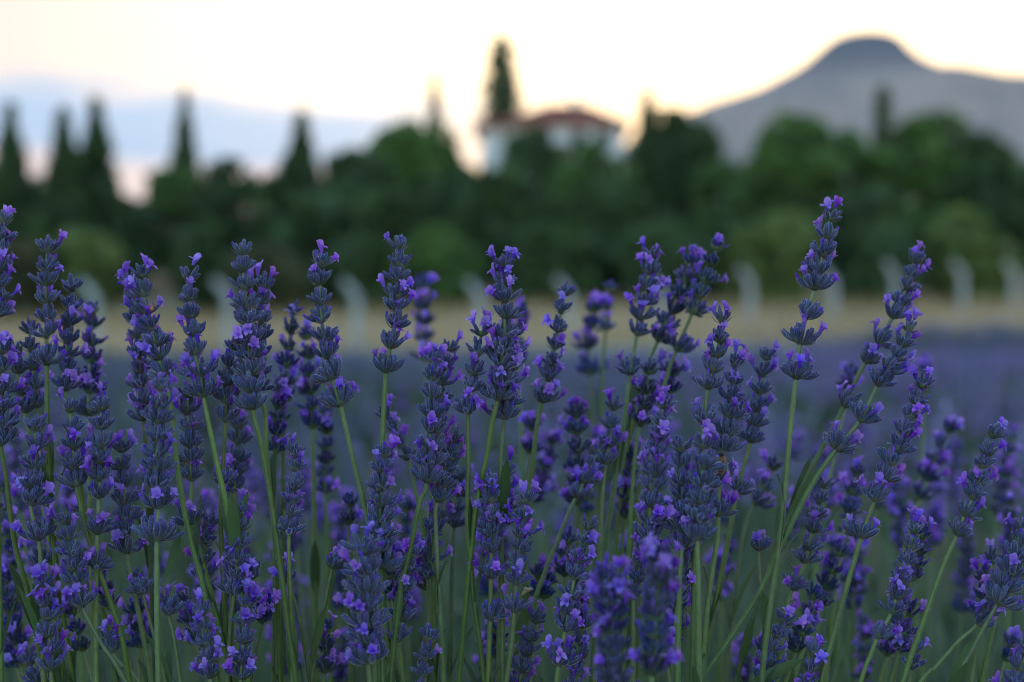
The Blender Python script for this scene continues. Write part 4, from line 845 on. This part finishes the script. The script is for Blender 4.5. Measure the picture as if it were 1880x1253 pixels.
# ------------------------------------------------------------------ the rest of the field (stuff)
def field():
    rng = np.random.default_rng(11)
    bushes = []
    ang = rad(24); ca, sa = math.cos(ang), math.sin(ang)
    for r in range(-40, 60):
        for q in range(-90, 90):
            u = q * 0.62 + rng.uniform(-.12, .12) + (r % 2) * .3; v = r * 1.35 + rng.uniform(-.08, .08) + 1.75
            x = u * ca - v * sa; y = u * sa + v * ca
            if y < 1.25 or y > 24 + 9 * sstep(3, 9, x - .12 * (y - 24)) or abs(x) > 0.47 * y + 0.6: continue
            bushes.append((x, y, rng.uniform(.85, 1.12)))
    # the front plant's own neighbours to both sides
    bushes = np.array(bushes)
    def template(k):
        "spike of k bumpy whorls, unit: metres, stem from z=0 to head"
        V = []; Fc = []; T = []
        def ring(z, r, n, t):
            V.extend([(math.cos(6.283 * j / n) * r, math.sin(6.283 * j / n) * r, z) for j in range(n)]); T.extend([t] * n)
        def sew(a, b, n): Fc.extend([(a + j, a + (j + 1) % n, b + (j + 1) % n, b + j) for j in range(n)])
        ring(0, .0013, 3, 0); ring(.30, .0012, 3, .28); sew(0, 3, 3)
        z = .29; n = 6
        for i in range(k):
            r = (.009 if k > 3 else .0085) * (1 - .35 * i / max(1, k - 1)); h = .085 / k
            o = len(V); ring(z, r * .35, n, .36); ring(z + h * .65, r, n, .62); ring(z + h * 1.02, r * .55, n, 1.0); sew(o, o + n, n); sew(o + n, o + 2 * n, n); z += h
        V.append((0, 0, z + .006)); T.append(1.0); o = len(V) - 1 - n; Fc.extend([(o + j, o + (j + 1) % n, len(V) - 1, len(V) - 1) for j in range(n)])
        F4 = np.array(Fc); return np.array(V), F4, np.array(T)
    VV, FF, TT, RR, off = [], [], [], [], 0
    for lo, hi, k, per in ((1.25, 4.5, 5, 46), (4.5, 12, 3, 32), (12, 40, 2, 22)):
        B = bushes[(bushes[:, 1] >= lo) & (bushes[:, 1] < hi)]
        tv, tf, ttt = template(k); nb = len(B)
        idx = np.repeat(np.arange(nb), per); m = len(idx)
        a = rng.uniform(0, 6.283, m); q = np.sqrt(rng.uniform(0, 1, m)); tilt = q * .55
        bs = B[idx, 2]; gx, gy = B[idx, 0], B[idx, 1]; gz = ground_z(gx, gy)
        dirv = np.stack([np.sin(tilt) * np.cos(a), np.sin(tilt) * np.sin(a), np.cos(tilt)], -1)
        L = rng.uniform(.85, 1.08, m) * bs
        base = np.stack([gx + np.cos(a) * q * .10, gy + np.sin(a) * q * .10, gz + .12], -1)
        u = np.cross(dirv, np.array([0.3, 1, 0.1])); u /= np.linalg.norm(u, axis=1, keepdims=True); w = np.cross(dirv, u)
        # far plants: coarser, a little thicker heads so that they still cover
        fat = 1.0 if hi < 5 else 1.35 if hi < 13 else 1.9
        V = base[:, None, :] + u[:, None, :] * tv[None, :, 0:1] * fat + w[:, None, :] * tv[None, :, 1:2] * fat + dirv[:, None, :] * tv[None, :, 2:3] * L[:, None, None] * 1.0
        VV.append(V.reshape(-1, 3)); n1 = len(tv)
        FF.append((tf[None] + (np.arange(m) * n1)[:, None, None]).reshape(-1, 4) + off); off += m * n1
        bloom = np.clip(.50 + .5 * sstep(-.16, .22, gx / gy) + rng.normal(size=m) * .09 + (rng.uniform(size=m) < .12) * .3, .3, 1); TT.append(np.where(ttt[None] > .36, .36 + (ttt[None] - .36) * bloom[:, None], ttt[None]).ravel()); RR.append(np.repeat(rng.uniform(size=m), n1))
    FA = np.concatenate(FF)
    me = bpy.data.meshes.new('lavender_field')
    tri = FA[:, 2] == FA[:, 3]; V = np.concatenate(VV)
    # keep quads as quads; tip quads (repeated index) become triangles
    q4 = FA[~tri]; t3 = FA[tri][:, :3]
    me.vertices.add(len(V)); me.vertices.foreach_set('co', V.astype(np.float32).ravel())
    me.loops.add(q4.size + t3.size); me.loops.foreach_set('vertex_index', np.concatenate([q4.ravel(), t3.ravel()]).astype(np.int32))
    me.polygons.add(len(q4) + len(t3)); me.polygons.foreach_set('loop_start', np.concatenate([np.arange(len(q4)) * 4, q4.size + np.arange(len(t3)) * 3]).astype(np.int32))
    me.update(calc_edges=True)
    for an, av in (('t', np.concatenate(TT)), ('rnd', np.concatenate(RR))):
        at_ = me.attributes.new(an, 'FLOAT', 'POINT'); at_.data.foreach_set('value', av.astype(np.float32))
    me.polygons.foreach_set('use_smooth', np.ones(len(me.polygons), dtype=bool)); me.materials.append(M['fieldspike'])
    o = link('lavender_field', me); tag(o, 'rows of purple lavender stretching back to the fence', 'lavender', kind='stuff')
    print('field bushes', len(bushes), 'verts', len(V))
    # leafy mounds
    front = [(x, .68 + rng.uniform(-.05, .12), 1.0) for x in np.arange(-.9, .95, .14)] + [(x, .95 + rng.uniform(-.05, .12), .95) for x in np.arange(-1.0, 1.05, .2)]
    B = np.concatenate([bushes, np.array(front)])
    near = B[:, 1] < 6; VV = []; TT = []; RR = []
    for sel, per, size in ((near, 260, .034), (~near, 70, .085)):
        b = B[sel]; idx = np.repeat(np.arange(len(b)), per); m = len(idx)
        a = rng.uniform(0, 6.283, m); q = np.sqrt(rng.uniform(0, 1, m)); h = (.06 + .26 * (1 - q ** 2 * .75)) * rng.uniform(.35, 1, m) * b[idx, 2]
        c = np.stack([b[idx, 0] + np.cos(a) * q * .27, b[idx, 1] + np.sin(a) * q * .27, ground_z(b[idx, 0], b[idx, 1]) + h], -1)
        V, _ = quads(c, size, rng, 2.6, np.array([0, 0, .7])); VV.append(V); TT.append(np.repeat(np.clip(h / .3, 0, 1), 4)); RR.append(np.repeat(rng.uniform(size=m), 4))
    V = np.concatenate(VV); n = len(V) // 4
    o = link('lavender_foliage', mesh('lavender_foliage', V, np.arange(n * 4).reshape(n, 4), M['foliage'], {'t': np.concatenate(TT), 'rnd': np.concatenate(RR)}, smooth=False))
    tag(o, 'grey-green narrow leaves massed at the foot of the lavender rows', 'foliage', kind='stuff')
    # bare green stems and weeds standing between the rows just behind the front plant
    m = 2600; y = rng.uniform(.72, 2.2, m); x = rng.uniform(-.5, .5, m) * y; z0 = np.full(m, .05); h = rng.uniform(.18, .42, m); a = rng.normal(size=(m, 2)) * .07
    wv = np.stack([np.full(m, .0011), np.zeros(m), np.zeros(m)], -1)
    p0 = np.stack([x, y, z0], -1); p1 = p0 + np.stack([a[:, 0], a[:, 1], h], -1)
    V = np.stack([p0 - wv, p0 + wv, p1 + wv * .6, p1 - wv * .6], 1).reshape(-1, 3)
    o = link('green_grass', mesh('green_grass', V, np.arange(m * 4).reshape(m, 4), M['foliage'], {'t': np.tile([0., 0., 1., 1.], m), 'rnd': np.repeat(rng.uniform(size=m), 4)}))
    tag(o, 'thin green grass blades growing between the lavender stems', 'grass', kind='stuff')
field()

# ------------------------------------------------------------------ insects
def bee():
    D = DF + .0015; c = P(1324, 850, D)
    root = bpy.data.objects.new('honey_bee', None); COL.objects.link(root); root.location = c; root.rotation_euler = (rad(8), 0, rad(12)); root.empty_display_size = .01
    tag(root, 'small brown honey bee clinging head up under a lavender whorl', 'bee')
    m, t, b = material('bee_body'); at = nd(t, 'ShaderNodeAttribute', attribute_name='t')
    t.links.new(ramp(t, at.outputs['Fac'], [(0.0, (0.012, 0.008, 0.006)), (0.5, (0.12, 0.05, 0.018)), (1.0, (0.32, 0.13, 0.035))]), b.inputs['Base Color']); b.inputs['Roughness'].default_value = .5; b.inputs['Sheen Weight'].default_value = .5
    mb = MB(); prof = [(-6.2, .1, 0), (-5.8, .7, 0), (-5, 1.35, .2), (-4.2, 1.75, 1), (-3.6, 1.9, 0), (-2.9, 2.05, .9), (-2.3, 2.05, 0), (-1.6, 1.95, 1), (-.9, 1.5, .1), (-.4, .7, 0), (0, 1.1, .3), (.7, 1.9, .6), (1.6, 2.15, .7), (2.5, 1.8, .6), (3.1, 1.0, .2), (3.5, 1.35, 0), (4.2, 1.55, .1), (4.9, 1.1, 0), (5.2, .2, 0)]
    mb.tube([Vector((0, -0.25 * math.sin(z * .4), z)) * MM for z, r, a in prof], [r * MM for z, r, a in prof], 10, [a for z, r, a in prof]); body = mb.build('body', m, root)
    mw, tw, bw = material('bee_wing'); bw.inputs['Base Color'].default_value = (.55, .45, .32, 1); bw.inputs['Alpha'].default_value = .22; bw.inputs['Roughness'].default_value = .25
    for sg in (-1, 1):
        w = MB(); V = []
        for t_, wd in ((0, .3), (.3, 1.0), (.65, 1.5), (.9, 1.1), (1, .2)):
            p = Vector((sg * (1.2 + 2.2 * t_), -1.9 - .3 * t_, 2.0 - 7.5 * t_)); V += [(p + Vector((-wd * sg * .8, 0, wd * .2))) * MM, (p + Vector((wd * sg * .5, -.2, 0))) * MM]
        w.add(V, [(i * 2, i * 2 + 1, i * 2 + 3, i * 2 + 2) for i in range(4)]); w.build('wing', mw, root)
        for z in (.6, 1.5, 2.4):
            l = MB(); l.tube([Vector((sg * 1.5, .3, z)) * MM, Vector((sg * 3.0, .9, z - .6)) * MM, Vector((sg * 2.6, 2.2, z - 2.0)) * MM], [.28 * MM, .22 * MM, .12 * MM], 5); l.build('leg', m, root)
        l = MB(); l.tube([Vector((sg * .5, -.9, 4.6)) * MM, Vector((sg * 1.1, -1.7, 5.6)) * MM, Vector((sg * 1.6, -1.4, 6.8)) * MM], .11 * MM, 4); l.build('antenna', m, root)
        e = MB(); e.tube([Vector((sg * 1.1, -.3, 3.6)) * MM, Vector((sg * 1.35, -.4, 4.2)) * MM, Vector((sg * 1.0, -.4, 4.7)) * MM], [.25 * MM, .55 * MM, .2 * MM], 6, 0); e.build('eye', m, body)
bee()
def spider():
    D = DF - .012; c = P(279, 566, D)
    root = bpy.data.objects.new('small_spider', None); COL.objects.link(root); root.location = c; root.empty_display_size = .005
    tag(root, 'tiny orange-brown spider on a thick lavender head', 'spider')
    m, t, b = material('spider_body'); b.inputs['Base Color'].default_value = (.42, .17, .05, 1); b.inputs['Roughness'].default_value = .5
    mb = MB(); mb.tube([Vector((0, 0, z)) * MM for z in (-1.5, -1.2, -.6, .1, .6, .8, 1.2, 1.5)], [r * MM for r in (.1, .6, .95, .9, .5, .5, .5, .15)], 9); mb.build('body', m, root)
    for sg in (-1, 1):
        for k in range(4):
            l = MB(); z = .6 + .2 * k; l.tube([Vector((sg * .4, -.1, z)) * MM, Vector((sg * 1.4, -.6, z + .8 - .5 * k + .6)) * MM, Vector((sg * 2.2, .2, z + 1.6 - 1.1 * k)) * MM], [.12 * MM, .1 * MM, .06 * MM], 4); l.build('leg', m, root)
spider()
